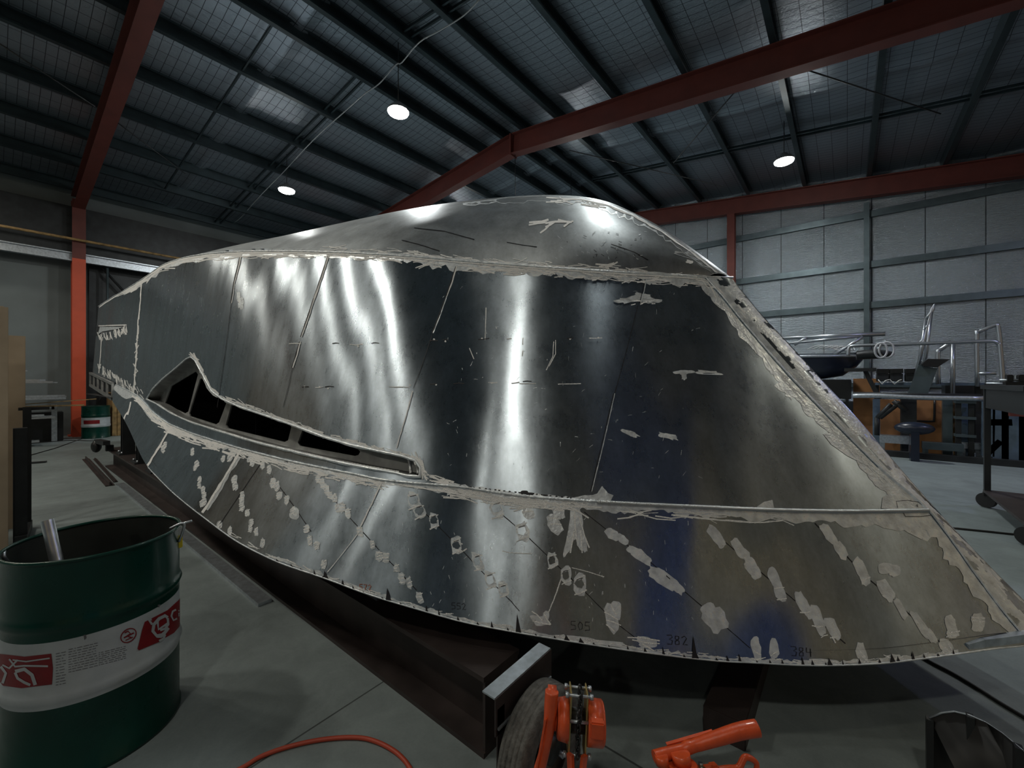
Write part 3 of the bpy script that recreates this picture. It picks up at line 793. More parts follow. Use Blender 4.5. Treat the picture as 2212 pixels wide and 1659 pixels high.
# scorched spots along the knuckle
for x, y, w_, h_ in ((1139, 1067, 30, 9), (1133, 1063, 18, 8), (1000, 1052, 12, 4), (1178, 1070, 12, 4)): ms.patch(x, y, w_, h_, 3, 3, 0.002)
for k in range(26):
    ms.patch(960 + k * 11 + random.uniform(-3, 3), 1046 + k * 1.2, 5, 2.6, 0, 3, 0.0022)
# stem: dressed bands and bare dark plate between them
sn = [(1528, 606), (1560, 642), (1600, 692), (1700, 808), (1800, 912), (1900, 1012), (2000, 1102)]
ms.ribbon([(x - 2, y + 3) for x, y in sn], 1, lambda t: 15 + 3 * math.sin(t * 40) + 2 * math.sin(t * 101) + 14 * t, 1, 0.0014, 0.08, step=6)
ms.swarf([(x - 8, y + 6) for x, y in sn], 46, (-6, 12), (14, 44), wd=2)
ms.poly([(1900, 1000), (1935, 1024), (1975, 1062), (2003, 1100), (1945, 1101), (1903, 1098), (1906, 1075), (1930, 1060), (1915, 1040), (1880, 1010)], 1, 0.002)
ms.poly([(1778, 938), (1800, 934), (1845, 965), (1870, 1005), (1830, 985), (1812, 972), (1795, 960)], 1, 0.0018)
sl = [(2006, 1106), (2050, 1163), (2110, 1248), (2170, 1328), (2205, 1370)]
ml.ribbon([(x - 3, y + 2) for x, y in sl], 2, lambda t: 26 - 8 * t + 5 * math.sin(t * 25), 1, 0.0016, 0.2)
ml.poly([(1880, 1110), (2000, 1110), (2030, 1140), (2060, 1190), (1990, 1165), (1960, 1150), (1930, 1128)], 1, 0.0014)
# lower strip: seams
for a, b, wd in (((370, 921), (319, 1006), 4.5), ((521, 972), (438, 1108), 5.0), ((826, 1040), (779, 1138), 3.0), ((776, 1150), (708, 1236), 1.6), ((1212, 1250), (1184, 1325), 2.2), ((279, 888), (262, 905), 3.0), ((283, 868), (276, 896), 3.0)):
    seam(ml, a, b, wd, 2, False)
ml.ribbon([(516, 985), (445, 1100)], 5, 1, 1, 0.0015, 0.5)
ml.ribbon([(574, 985), (470, 1140)], 0.7, 0.7, 3, 0.0015, 0.3)
CH = [[(357, 961), (352, 970), (409, 940), (402, 932), (416, 976), (425, 1002), (422, 1010), (432, 1036), (431, 1048), (439, 1058), (441, 1070), (442, 1084), (436, 1088)],
      [(457, 963), (466, 965), (475, 963), (482, 991), (497, 989), (503, 980), (506, 1036), (508, 1050), (524, 1070), (522, 1082), (523, 1097), (534, 1108), (543, 1128), (541, 1142), (554, 1148), (568, 1173)],
      [(540, 990), (546, 998), (568, 1004), (582, 1014), (590, 1044), (598, 1050), (604, 1070), (620, 1080), (634, 1103), (663, 1143), (670, 1168), (685, 1178), (700, 1219), (474, 1135), (497, 1147)],
      [(688, 1036), (697, 1044), (706, 1058), (713, 1070), (724, 1076), (730, 1098), (740, 1096), (752, 1108), (778, 1148), (805, 1176), (819, 1201), (834, 1204), (857, 1227), (868, 1250), (884, 1258), (907, 1290)],
      [(894, 1081), (907, 1104), (938, 1125), (987, 1178), (1032, 1213), (1059, 1253), (1088, 1274)],
      [(1074, 1099), (1128, 1148), (1193, 1211), (1223, 1243), (1253, 1262)], [(1141, 1106), (1199, 1133), (1206, 1103)]]
for ci, ch in enumerate(CH):
    for x, y in ch:
        k = 0.62 + max(0, x - 400) / 1000
        wd = (10 if ci < 4 else 16) * (k + 0.35) * random.uniform(0.75, 1.15); hh = (17 if ci < 4 else 24) * (k + 0.3) * random.uniform(0.85, 1.2)
        ml.patch(x, y, wd, hh, random.gauss(6 if ci < 3 else -16, 6), 1)
        for q in range(3 if ci < 4 else 2):
            ml.bar(x + random.uniform(-2, 2), y + (q - 1) * hh * 0.3, wd * 0.9, 2.2, random.gauss(-28 if ci < 3 else -12, 12), 2)
        if ci == 4 or ci == 5:
            ml.patch(x - 1, y - hh * 0.02, wd * 0.7, hh * 0.42, -16, 0, 0.0026)
            ml.bar(x - 1, y - hh * 0.25, wd * 0.5, 1.4, -16, 3, 0.003)
            ml.bar(x + 1, y + hh * 0.38, wd, 2.6, -22, 2, 0.003)
for x, y, w_, h_, a in ((1323, 1154, 34, 22, 30), (1345, 1165, 30, 16, 38), (1383, 1200, 60, 22, 36), (1372, 1192, 40, 16, 30), (1434, 1249, 76, 30, 34), (1461, 1268, 40, 20, 44), (1420, 1240, 40, 26, 30),
                        (1321, 1336, 26, 66, -12), (1330, 1318, 24, 40, -8), (1545, 1338, 46, 56, -38), (1532, 1322, 36, 44, -30), (1545, 1157, 22, 54, -38), (1556, 1170, 16, 30, -20), (1597, 1186, 22, 50, -34), (1610, 1198, 18, 26, -24),
                        (1624, 1226, 26, 46, -30), (1632, 1236, 22, 34, -20), (1672, 1248, 24, 44, -24), (1684, 1278, 24, 46, -20), (1733, 1302, 22, 56, -28), (1744, 1318, 16, 40, -22), (1766, 1338, 24, 66, -22), (1772, 1352, 18, 44, -16), (1798, 1356, 22, 54, -26),
                        (1788, 1151, 20, 50, -36), (1800, 1165, 14, 30, -30), (1816, 1188, 22, 44, -32), (1858, 1228, 24, 52, -24), (1868, 1250, 22, 30, -14), (1914, 1275, 26, 54, -30), (1946, 1316, 16, 50, -30), (1990, 1352, 18, 74, -34), (2008, 1372, 18, 40, -40),
                        (2054, 1352, 24, 48, -12), (2058, 1368, 28, 20, 0), (2112, 1344, 30, 40, 0), (2113, 1354, 22, 20, 0), (2046, 1400, 24, 52, -34), (1633, 1400, 20, 48, -8), (1672, 1402, 22, 44, -6), (1860, 1410, 22, 44, -14), (1929, 1421, 34, 16, 0), (1960, 1422, 36, 12, 4), (1780, 1430, 70, 14, 3), (1740, 1432, 40, 12, 3),
                        (1242, 1130, 26, 70, 4), (1232, 1162, 16, 80, 16), (1252, 1150, 18, 84, -4), (1262, 1170, 10, 50, -8), (1912, 1228, 34, 24, 0), (1932, 1232, 24, 28, 0),
                        (636, 1110, 20, 26, 0), (1160, 1335, 30, 12, 6), (1170, 1345, 34, 14, -6), (1180, 1330, 14, 20, 10), (1400, 1390, 40, 20, 0), (1390, 1382, 30, 16, 10), (1240, 1377, 80, 8, 5), (1310, 1388, 90, 9, 5)):
    ml.patch(x, y, w_, h_, a, 1, 0.0014, 0.16, 15)
for x, y, L, a in ((1241, 1110, 26, 80), (1243, 1140, 60, 84), (1262, 1150, 70, 72), (1236, 1170, 50, 100), (1256, 1170, 50, 86), (1160, 1330, 30, 40), (1182, 1336, 30, 60), (1170, 1345, 40, 12), (1390, 1380, 70, 6), (1395, 1386, 60, 8), (1400, 1398, 30, 30),
                   (1320, 1330, 34, 30), (1325, 1345, 34, 20), (1318, 1356, 24, 40), (1326, 1318, 24, 60), (1683, 1270, 22, -6), (1688, 1294, 22, -8), (1738, 1322, 22, -4), (1765, 1352, 24, 4), (1780, 1374, 16, -20), (1802, 1377, 20, -4), (1800, 1382, 16, 60),
                   (1870, 1252, 22, -30), (1636, 1410, 18, 30), (1672, 1412, 20, -30), (1862, 1412, 20, 50), (1868, 1424, 22, 40), (2058, 1366, 30, -12), (2056, 1374, 26, -8), (2112, 1334, 30, 6), (2112, 1342, 30, 4), (2050, 1410, 34, 50), (2056, 1404, 30, 55), (2044, 1418, 30, 48),
                   (1918, 1418, 22, 20), (1952, 1425, 24, 10), (1000, 1190, 20, -30), (990, 1172, 20, 20), (986, 1186, 18, 40)):
    ml.bar(x, y, L, 2.6, a)
# pencilled guide lines between the scars
for p in ([(900, 1090), (940, 1130), (990, 1180), (1060, 1255), (1105, 1300), (1122, 1320)], [(1076, 1104), (1130, 1150), (1190, 1208), (1260, 1275), (1330, 1345), (1370, 1376)], [(1262, 1106), (1330, 1160), (1400, 1210), (1460, 1262), (1540, 1330), (1620, 1400)],
          [(1560, 1165), (1600, 1200), (1660, 1250), (1720, 1300), (1800, 1368), (1826, 1390)], [(1760, 1130), (1816, 1188), (1870, 1245), (1935, 1300), (1990, 1350), (2040, 1396)], [(690, 1035), (730, 1090), (780, 1145), (830, 1200), (900, 1275)], [(588, 1030), (640, 1100), (672, 1148)]):
    ml.ribbon(p, 0.9, 0.9, 3, 0.0012, 0.3)
for p in ([(1235, 1226), (1270, 1235), (1305, 1246)], [(1085, 1190), (1100, 1194), (1148, 1196)], [(970, 1042), (1010, 1072)]): ml.ribbon(p, 0.8, 0.8, 2, 0.002, 0.3)
for _ in range(90):
    ml.bar(random.uniform(820, 1500), random.uniform(1110, 1350), random.uniform(3, 10), 0.9, random.gauss(92, 25), 1, 0.0011)
# ragged trimmed edge with saw cuts
edge = [(319, 1004), (337, 1024), (380, 1066), (435, 1110), (500, 1158), (580, 1201), (690, 1241), (800, 1281), (900, 1311), (1000, 1339), (1106, 1360), (1200, 1376), (1400, 1406), (1600, 1426), (1750, 1433), (1900, 1429), (1990, 1419), (2070, 1409)]
ml.ribbon(edge[5:], lambda t: 2 + 3 * abs(math.sin(t * 61)), 2, 1, 0.0012, 0.7, step=7)
ml.swarf(edge[4:], 120, (-7, 1), (8, 26), wd=1.6)
x = 600
fe = pchip([p[0] for p in edge], [p[1] for p in edge])
while x < 2060:
    h_ = random.choice([6, 8, 10, 14]) * (0.8 + x / 2500); wd = random.uniform(2, 4)
    y = fe(x) + 6
    ml.poly([(x - wd, y), (x - 2, y - h_), (x + wd, y + 0.5)], 3, 0.003)
    x += random.uniform(18, 46)
for x, h_ in ((1120, 44), (1500, 50), (1225, 16), (1256, 14), (1792, 18), (1927, 22), (705, 20), (840, 30)):
    y = fe(x) + 6; ml.poly([(x - 6, y), (x - 3, y - h_), (x + 6, y)], 3, 0.0034)
# pencilled frame numbers
def strokes(mk, digits, x, y, s, m=3, sk=0.06):
    G = {'3': [[(0, 0), (.5, 0), (.6, .25), (.25, .45), (.6, .6), (.5, 1), (0, .95)]], '8': [[(.5, .1), (.15, .05), (.1, .35), (.5, .6), (.5, .95), (.1, .95), (.1, .65), (.5, .35), (.5, .1)]], '4': [[(.1, 0), (.05, .5), (.6, .5)], [(.5, .1), (.5, 1)]],
         '5': [[(.6, 0), (.1, 0), (.05, .4), (.5, .45), (.55, .9), (0, .95)]], '0': [[(.3, 0), (.05, .4), (.2, .95), (.5, .8), (.55, .3), (.3, 0)]], '2': [[(0, .2), (.3, 0), (.55, .25), (.1, .95), (.6, .95)]], 'S': [[(.6, .1), (.2, 0), (.1, .35), (.5, .6), (.4, .95), (0, .9)]],
         'a': [[(.5, .5), (.2, .4), (.1, .8), (.4, .9), (.5, .5), (.55, .95)]], 'n': [[(.05, .95), (.05, .45), (.3, .5), (.35, .95)]], 'd': [[(.5, .6), (.2, .5), (.1, .85), (.4, .95), (.5, .1), (.5, .95)]], '7': [[(0, 0), (.55, 0), (.2, 1)]]}
    for k, ch in enumerate(digits):
        for st in G[ch]:
            mk.ribbon([(x + (k * 0.8 + u) * s + v * s * sk, y + v * s + k * s * 0.05) for u, v in st], 0.7, 0.7, m, 0.002, 0, step=40)
strokes(ml, '384', 1708, 1397, 20); strokes(ml, '505', 1232, 1342, 19); strokes(ml, '382', 1440, 1372, 20); strokes(ml, '552', 975, 1302, 14); strokes(ml, '572', 776, 1262, 12, 4)
strokes(ms, 'Sand', 1955, 1085, 9)
ms.ribbon([(1938, 1097), (1935, 1083), (1960, 1081), (1995, 1087), (2008, 1098)], 0.6, 0.6, 3, 0.003)
ml.ribbon([(1950, 1107), (1955, 1116), (1990, 1116), (2010, 1113)], 0.6, 0.6, 3, 0.003)

PM = ['plate', 'ground', 'scratch', 'ink', 'ink_red']
def plate(name, sf, mk, holes=(), mats=PM, thick=0.005):
    V, F, H = cdt_plate(sf, holes)
    # outward winding
    F2 = []
    for f in F:
        a, b, c = V[f[0]], V[f[1]], V[f[2]]
        F2.append(f if (b - a).cross(c - a).dot(a - Vector((-4, CY, 1.2))) > 0 else tuple(reversed(f)))
    b = len(V); MI = [0] * len(F2)
    if mk:
        for f, m in zip(mk.F, mk.M):
            q = [mk.V[i] for i in f]; n = (q[1] - q[0]).cross(q[2] - q[0])
            g = tuple(b + i for i in f)
            F2.append(g if n.dot(q[0] - Vector((-4, CY, 1.2))) > 0 else tuple(reversed(g))); MI.append(m)
        V = V + mk.V
    o = raw(name, V, F2, mats, hull, True, MI)
    return o, H
def mirror(name, sf, m, nu=90, nv=6):
    V = []; F = []
    for i in range(nu + 1):
        for j in range(nv + 1):
            p = sf.ev(i / nu, j / nv); V.append((p.x, 2 * CY - p.y, p.z))
    for i in range(nu):
        for j in range(nv):
            q = i * (nv + 1) + j; F.append((q, q + 1, q + nv + 2, q + nv + 1))
    return raw(name, V, F, [m], hull)

side_o, HR = plate('side_plating', SIDE, ms, [RECESS])
plate('lower_plating', LOW, ml)
plate('bottom_plating', BOT, mb, mats=['plate_bottom'] + PM[1:])
from mathutils import noise as mnz
V = []; F = []; MI = []; nu, nv = 260, 22
for i in range(nu + 1):
    for j in range(nv + 1): V.append(STEM.ev(i / nu, j / nv))
for i in range(nu):
    for j in range(nv):
        q = i * (nv + 1) + j; f = (q, q + nv + 1, q + nv + 2, q + 1)
        n = (V[f[1]] - V[f[0]]).cross(V[f[2]] - V[f[0]])
        F.append(f if n.dot(V[q] - Vector((-4, CY, 1.2))) > 0 else f[::-1])
        u, v = i / nu, j / nv
        k = mnz.noise(Vector((u * 26, v * 2.2, 0))) + 0.35 * mnz.noise(Vector((u * 90, v * 7, 3)))
        st = mnz.noise(Vector((u * 14 + 5, v * 26, 7)))
        bare = k > 0.22 and 0.25 < v < 0.95 or k > 0.1 and u > 0.72 or v > 0.93 + 0.05 * k
        MI.append(0 if bare else (2 if st > 0.34 else 1))
raw('stem_bar', V, F, PM, hull, True, MI)
mirror('side_plating', SIDE, 'plate'); mirror('lower_plating', LOW, 'plate'); mirror('bottom_plating', BOT, 'plate_bottom'); mirror('stem_bar', STEM, 'plate', 30)

# --- recessed inner plate with its window openings
DIN = Vector((0.02, 0.13, -0.02))
class Inner:
    def __init__(s, sf, d): s.sf, s.d = sf, d
V = []; F = []
ho = HR[0]
outer = [(u, v) for u, v in ho]
def shrink(poly, cx, cy, k): return [(cx + (x - cx) * k, cy + (y - cy) * k) for x, y in poly]
win_uv = []
def inner_uv(px, py):   # where the sight line meets the inner plate
    o = Vector((0, 0, EYE)) - DIN; d = Vector(ray(px, py)).normalized()
    h = SIDE.bvh.ray_cast(o, d); f = SIDE.F[h[2]]
    r = barycentric_transform(h[0], *[SIDE.V[i] for i in f], *[Vector((*SIDE.uvs[i], 0)) for i in f]); return (r.x, r.y)
def dens(poly, st=10):
    o = []
    for i in range(len(poly)):
        a = poly[i]; b = poly[(i + 1) % len(poly)]; n = max(1, int(math.hypot(b[0] - a[0], b[1] - a[1]) / st))
        o += [(a[0] + (b[0] - a[0]) * k / n, a[1] + (b[1] - a[1]) * k / n) for k in range(n)]
    return o
AS = 8.0
rim = [(u * AS, v) for u, v in outer]
vs = list(rim); ed = [(i, (i + 1) % len(rim)) for i in range(len(rim))]; HW = []
for wpoly in WIN:
    q = [inner_uv(*p) for p in dens(wpoly)]; q = [(u * AS, v) for u, v in q]
    b = len(vs); vs += q; ed += [(b + i, b + (i + 1) % len(q)) for i in range(len(q))]; HW.append(q)
def inpoly(p, poly):
    c = False; j = len(poly) - 1
    for i in range(len(poly)):
        if (poly[i][1] > p[1]) != (poly[j][1] > p[1]) and p[0] < (poly[j][0] - poly[i][0]) * (p[1] - poly[i][1]) / (poly[j][1] - poly[i][1]) + poly[i][0]: c = not c
        j = i
    return c
r = delaunay_2d_cdt([Vector(v) for v in vs], ed, [], 0, 1e-6)
V = [SIDE.ev(min(max(v.x / AS, 0), 1), min(max(v.y, 0), 1)) + DIN for v in r[0]]
F = []
for f in r[2]:
    c = sum((r[0][i] for i in f), Vector((0, 0))) / len(f)
    if inpoly(c, rim) and not any(inpoly(c, q) for q in HW): F.append(tuple(f))
fr = raw('window_frame', V, F, ['inner_plate'], hull, False)
fr['label'] = 'recessed grey inner plate with four dark window openings'
md = fr.modifiers.new('t', 'SOLIDIFY'); md.thickness = 0.012; md.offset = 0
# lining that joins the recess edge to the inner plate
V = []; F = []; n = len(outer)
for u, v in outer: p = SIDE.ev(u, v); V += [p, p + DIN * 0.35, p + DIN]
for i in range(n):
    j = (i + 1) % n
    F += [(3 * i, 3 * j, 3 * j + 1, 3 * i + 1), (3 * i + 1, 3 * j + 1, 3 * j + 2, 3 * i + 2)]
raw('recess_lining', V, F, ['inner_plate'], hull, False)
bm = bmesh.new()
rp = [SIDE.ev(u, v) + SIDE.nrm(u, v) * 0.002 for u, v in outer]
tube(bm, rp + [rp[0]], 0.008, 8, rf=lambda i: 0.007 + 0.005 * random.random()); build('recess_edge_weld', bm, 'ground', hull, True)
# dressed metal around the recess
mk2 = Marks(SIDE)
rr = [(317, 862), (330, 838), (380, 792), (411, 768), (424, 777), (458, 842), (480, 858), (580, 896), (700, 940), (820, 971), (900, 990), (912, 1010), (914, 1034)]
for i in range(150):
    pass
mk2.swarf(rr[3:], 110, (-5, 1), (10, 30), wd=2.0, m=1); mk2.ribbon(rr[4:], 1, 5, 0, 0.0016, 0.7)
mk2.swarf([(890, 985), (912, 1000), (920, 1030)], 26, (-6, 8), (10, 26), ang=60, wd=2.2, m=1)
mk2.swarf([(930, 1035), (975, 1048)], 8, (-8, 4), (24, 50), wd=3, m=1)
raw('dressed_strip', mk2.V, mk2.F, ['ground', 'scratch'], hull, True, mk2.M)
# inner edge weld along the recess sill, end stub
bm = bmesh.new(); sill = [(338, 874), (370, 895), (410, 913), (460, 929), (515, 946), (560, 959), (616, 973), (690, 991), (757, 1006), (857, 1024)]
sp = smoothpath([SIDE.ev(*SIDE.uv(x, y)) + Vector((0, 0.02, 0.006)) for x, y in sill], 30)
tube(bm, sp, 0.007, 8, rf=lambda i: 0.006 + 0.0035 * (i % 2)); build('sill_weld', bm, 'bead', hull, True)
bm = bmesh.new()
for x in (868, 884, 902):
    q0 = SIDE.at(x, 993 + (x - 868) * 0.2); q1 = SIDE.at(x + 4, 1026)
    tube(bm, smoothpath([q0 + Vector((0, 0.05, 0)), q1 + Vector((0, 0.05, 0))], 14), 0.008, 8, rf=lambda i: 0.008 + 0.003 * (i % 2))
build('recess_end_weld', bm, 'bead', hull, True)
# weld bead along the knuckle
bp = []
for i in range(0, 900):
    k = 1290 + (2004 - 1290) * i / 899
    bp.append(KNUCK(k) + Vector((0.004, -0.008, 0.004)))
bm = bmesh.new(); tube(bm, bp, 0.008, 10, rf=lambda i: (0.0105, 0.0085, 0.0065)[i % 3]); o = build('knuckle_weld', bm, 'bead', hull, True); o['label'] = 'rippled weld bead'
bp = [KNUCK(250 + (1290 - 250) * i / 400) + Vector((0, -0.004, 0.004)) for i in range(401)]
bm = bmesh.new(); tube(bm, bp, 0.006, 8, rf=lambda i: 0.004 + 0.005 * random.random()); build('knuckle_weld', bm, 'ground', hull, True)
bp = [CHINE(213 + (1525 - 213) * i / 500) + Vector((0, -0.002, 0.003)) for i in range(501)]
bm = bmesh.new(); tube(bm, bp, 0.007, 8, rf=lambda i: 0.0055 + 0.004 * random.random()); build('chine_weld', bm, 'ground', hull, True)
bp = [STEMN(1525 + (2225 - 1525) * i / 200) + Vector((0.002, -0.004, 0.002)) for i in range(201)]
bm = bmesh.new(); tube(bm, bp, 0.007, 8, rf=lambda i: 0.004 + 0.0015 * random.random()); build('stem_weld', bm, 'ground', hull, True)
# far end of the chine plate running out to the stem
bm = bmesh.new()
tube(bm, [CHINE(1450) + Vector((0, 0, .01)), CHINE(1525) + Vector((0, 0, 0.01)), STEMC(1580) + Vector((0.01, 0, 0.0))], 0.007, 8); build('chine_weld', bm, 'ground', hull, True)
# thin rounded lip under the trimmed edge, a thin second ply at the bow
bp = [SHEER(319 + (2225 - 319) * i / 260) for i in range(261)]
bm = bmesh.new(); tube(bm, bp, 0.004, 6); build('trimmed_edge', bm, 'ground', hull, True)
bm = bmesh.new()
bp = [P(x, y, Y=Y) for x, y, Y in ((2085, 1396, 2.74), (2120, 1386, 2.80), (2170, 1380, 2.88), (2212, 1374, 2.95), (2260, 1370, 3.02))]
for a, b in zip(bp, bp[1:]): beam(bm, a, b, 0.03, 0.035)
build('bow_flange', bm, 'galv', hull)
# stern: transom, swim platform with slots, added panels that block light inside
def ring_stern(x):
    return [SHEER(243), KNUCK(200), CHINE(213), KEEL(200)]
a = [KNUCK(200), CHINE(213), KEEL(200)]
V = a + [Vector((p.x, 2 * CY - p.y, p.z)) for p in a]
raw('transom', V, [(0, 1, 2, 5, 4, 3)], ['plate'], hull, False)
bm = bmesh.new()
A = [P(x, y, Y=Y) for x, y, Y in ((195, 806, 1.36), (243, 829, 1.30))]; B = [P(x, y, Y=Y) for x, y, Y in ((195, 832, 1.36), (243, 862, 1.28))]
for k in range(2):
    src = (A, B)[k]
    beam(bm, src[0], src[1], 0.04, 0.045)
for f in (0, 0.2, 0.4, 0.6, 0.8, 1.0):
    beam(bm, A[0].lerp(A[1], f), B[0].lerp(B[1], f), 0.03, 0.04, up=(1, 0, 0))
build('stern_rail', bm, 'inner_plate', hull)
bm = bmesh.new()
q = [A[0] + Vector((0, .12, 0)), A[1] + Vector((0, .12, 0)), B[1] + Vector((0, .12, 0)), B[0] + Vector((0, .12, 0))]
bm.faces.new([bm.verts.new(v) for v in q]); build('stern_slot_shade', bm, 'slot_shade', hull)  # black sheet painted as the shade behind the slots
for X in (-12.0, -9.6, -7.2, -5.0, -3.4, -2.4):  # dark panels added to block stray light behind the windows
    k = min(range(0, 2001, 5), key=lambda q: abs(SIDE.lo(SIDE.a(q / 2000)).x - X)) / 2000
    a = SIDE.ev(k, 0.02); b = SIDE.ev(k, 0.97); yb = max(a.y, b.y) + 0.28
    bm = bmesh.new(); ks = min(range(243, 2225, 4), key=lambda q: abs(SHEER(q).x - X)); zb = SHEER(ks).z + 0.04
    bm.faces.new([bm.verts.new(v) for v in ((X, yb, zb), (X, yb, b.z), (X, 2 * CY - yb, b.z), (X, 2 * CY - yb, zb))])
    o = build('blackout_panel', bm, 'dark_inside', hull); m_ = o.modifiers.new('t', 'SOLIDIFY'); m_.thickness = 0.006
# added dark sheet that shuts light out of the hull above the trimmed edge
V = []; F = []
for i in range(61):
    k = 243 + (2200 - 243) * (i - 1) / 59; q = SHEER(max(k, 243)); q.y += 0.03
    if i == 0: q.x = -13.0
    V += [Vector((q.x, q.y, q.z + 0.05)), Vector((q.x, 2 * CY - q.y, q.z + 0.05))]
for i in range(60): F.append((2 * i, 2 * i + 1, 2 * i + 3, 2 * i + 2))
raw('hull_blackout', V, F, ['dark_inside'], hull, False)

# ------------------------------------------------------------------ steel rails and stands under the hull
def rail(y, x0, x1, label):
    t = thing('steel_rail', label, 'rail', ((x0 + x1) / 2, y, 0))
    h = (x1 - x0) / 2
    bm = bmesh.new(); profile(bm, iprof(0.24, 0.34, 0.022), (-h, 0, 0), (h, 0, 0)); build('beam', bm, 'rail_steel', t)
    bm = bmesh.new(); box(bm, (h - 0.008, 0, 0.17), (0.014, 0.22, 0.30)); build('end_plate', bm, 'rail_steel', t)
    return t
rail(1.40, -10.6, -1.18, 'long dark reddish steel I-beam rail on the floor below the near side of the hull')
rail(4.80, -10.6, -1.18, 'long dark steel I-beam rail under the far side of the hull')
for x, w_, lb in ((-0.42, 0.2, 'dark reddish cross beam lying across under the bow'), ):
    bm = bmesh.new(); box(bm, (x, 3.45, 0.06), (0.17, 2.9, 0.12), bev=0.004); tag(build('cross_beam', bm, 'rail_steel'), lb, 'beam')
bm = bmesh.new(); c = P(405, 1135, Z=0); box(bm, (-5.9, 1.20, 0.012), (5.4, 0.09, 0.024)); tag(build('lit_flange', bm, 'galv'), 'pale strip for the lit base flange of the near rail', 'bar')  # pale colour paints the light on the base flange of the rail
# stands at the stern
def stand(x, y, ztop_, label, brace=True):
    t = thing('hull_stand', label, 'stand', (x, y, 0.34), group='steel stands under the stern')
    bm = bmesh.new(); profile(bm, iprof(0.16, 0.16, 0.014), (0, 0, 0), (0, 0, ztop_ - 0.34), up=(1, 0, 0)); build('post', bm, 'black_steel', t)
    bm = bmesh.new(); box(bm, (0, 0, 0.01), (0.34, 0.24, 0.02)); bp_ = build('base_plate', bm, 'black_steel', t)
    for dx in (-0.13, 0.13): bm = bmesh.new(); cyl(bm, (dx, -0.08, 0.02), (dx, -0.08, 0.05), 0.018, n=6); build('bolt', bm, 'galv', bp_)
    if brace:
        bm = bmesh.new(); beam(bm, (-0.36, 0, 0.02), (-0.05, 0, 0.36), 0.05, 0.03); build('brace', bm, 'black_steel', t)
stand(-9.55, 1.42, 1.20, 'dark steel stand with a diagonal foot, leftmost under the hull stern')
stand(-8.35, 1.42, 0.94, 'dark steel stand on the near rail, second from the stern')
stand(-7.35, 1.42, 0.78, 'dark steel stand on the near rail where the hull edge dips lowest', False)
stand(-9.55, 4.80, 1.20, 'dark steel stand on the far rail under the stern', False)
for x, lb in ((-2.9, 'small angle bracket below the trimmed hull edge left of the middle'), (-1.95, 'small angle bracket below the trimmed hull edge near the wheel')):
    e = P(600 if x == -2.9 else 790, 1215 if x == -2.9 else 1290, Y=1.33)
    t = thing('edge_bracket', lb, 'bracket', (e.x, 1.38, 0.34))
    bm = bmesh.new(); beam(bm, (-0.05, 0, 0), (-0.05, 0, 0.13), 0.05, 0.006, up=(1, 0, 0)); build('upright', bm, 'black_steel', t); bm = bmesh.new(); beam(bm, (0.06, 0, 0), (0.06, 0, 0.13), 0.05, 0.006, up=(1, 0, 0)); build('upright', bm, 'black_steel', t)
    bm = bmesh.new(); box(bm, (0, -0.0, 0.005), (0.16, 0.06, 0.01)); build('foot', bm, 'galv', t)
# clamp at the end of the rail by the stern
e = P(212, 965, Y=1.2)
t = thing('beam_clamp', 'dark clamp with a rounded knob at the stern end of the near rail', 'clamp', (-10.25, 1.28, 0.34))
bm = bmesh.new(); beam(bm, (-0.55, -0.08, 0.12), (0.3, -0.06, 0.16), 0.09, 0.07); box(bm, (0.1, 0, 0.05), (0.1, 0.1, 0.1)); build('jaw', bm, 'black_steel', t)
bm = bmesh.new(); bmesh.ops.create_uvsphere(bm, u_segments=14, v_segments=10, radius=0.075, matrix=Matrix.Translation((-0.5, -0.1, 0.03)) @ Matrix.Diagonal((1, 1, 1.5, 1))); build('knob', bm, 'dull_black', t, True)

# ------------------------------------------------------------------ green drums
def cyl_decals(cx, cy, r):
    o = Vector((0, 0, EYE))
    def hit(px, py):
        d = Vector(ray(px, py)); dx, dy = d.x, d.y; ox, oy = -cx, -cy
        a = dx * dx + dy * dy; b = 2 * (ox * dx + oy * dy); c = ox * ox + oy * oy - r * r
        q = max(b * b - 4 * a * c, 0); k = (-b - math.sqrt(q)) / (2 * a)
        p = o + d * k
        return math.atan2(p.y - cy, p.x - cx), p.z
    return hit
DX, DY, DR, DH = -2.645, 0.297, 0.288, 0.88
def drum_profile():
    return [(0.0, 0.012), (DR - 0.02, 0.012), (DR - 0.004, 0.0), (DR + 0.006, 0.004), (DR + 0.006, 0.016), (DR, 0.024), (DR, 0.305), (DR + 0.005, 0.325), (DR + 0.010, 0.34), (DR + 0.005, 0.358), (DR, 0.375), (DR, 0.565), (DR, 0.59), (DR + 0.004, 0.605), (DR + 0.010, 0.62), (DR + 0.004, 0.635), (DR, 0.65),
            (DR, DH - 0.02), (DR + 0.002, DH - 0.012)]
def drum(label, loc, rz=0):
    t = thing('steel_drum', label, 'drum', loc, rz, group=None)
    bm = bmesh.new(); lathe(bm, drum_profile(), 96)
    for f in bm.faces:
        z = f.calc_center_median().z
        if 0.306 < z < 0.566: f.material_index = 1
    build('body', bm, ['drum_green', 'label_white'], t)
    bm = bmesh.new(); lathe(bm, [(DR - 0.003, DH - 0.012), (DR - 0.004, 0.4), (DR - 0.004, 0.03), (0, 0.03)], 72); build('inner_wall', bm, 'drum_inside', t)
    bm = bmesh.new(); n = 96
    ring = [Vector((DR * math.cos(2 * PI * k / n), DR * math.sin(2 * PI * k / n), DH - 0.008)) for k in range(n)]
    tube(bm, ring + [ring[0]], 0.0075, 10, cap=False); build('rim', bm, 'drum_green', t)
    return t
dr = drum('large open green steel drum with a white and red label band, standing at lower left', (DX, DY, 0))
hit = cyl_decals(DX, DY, DR)
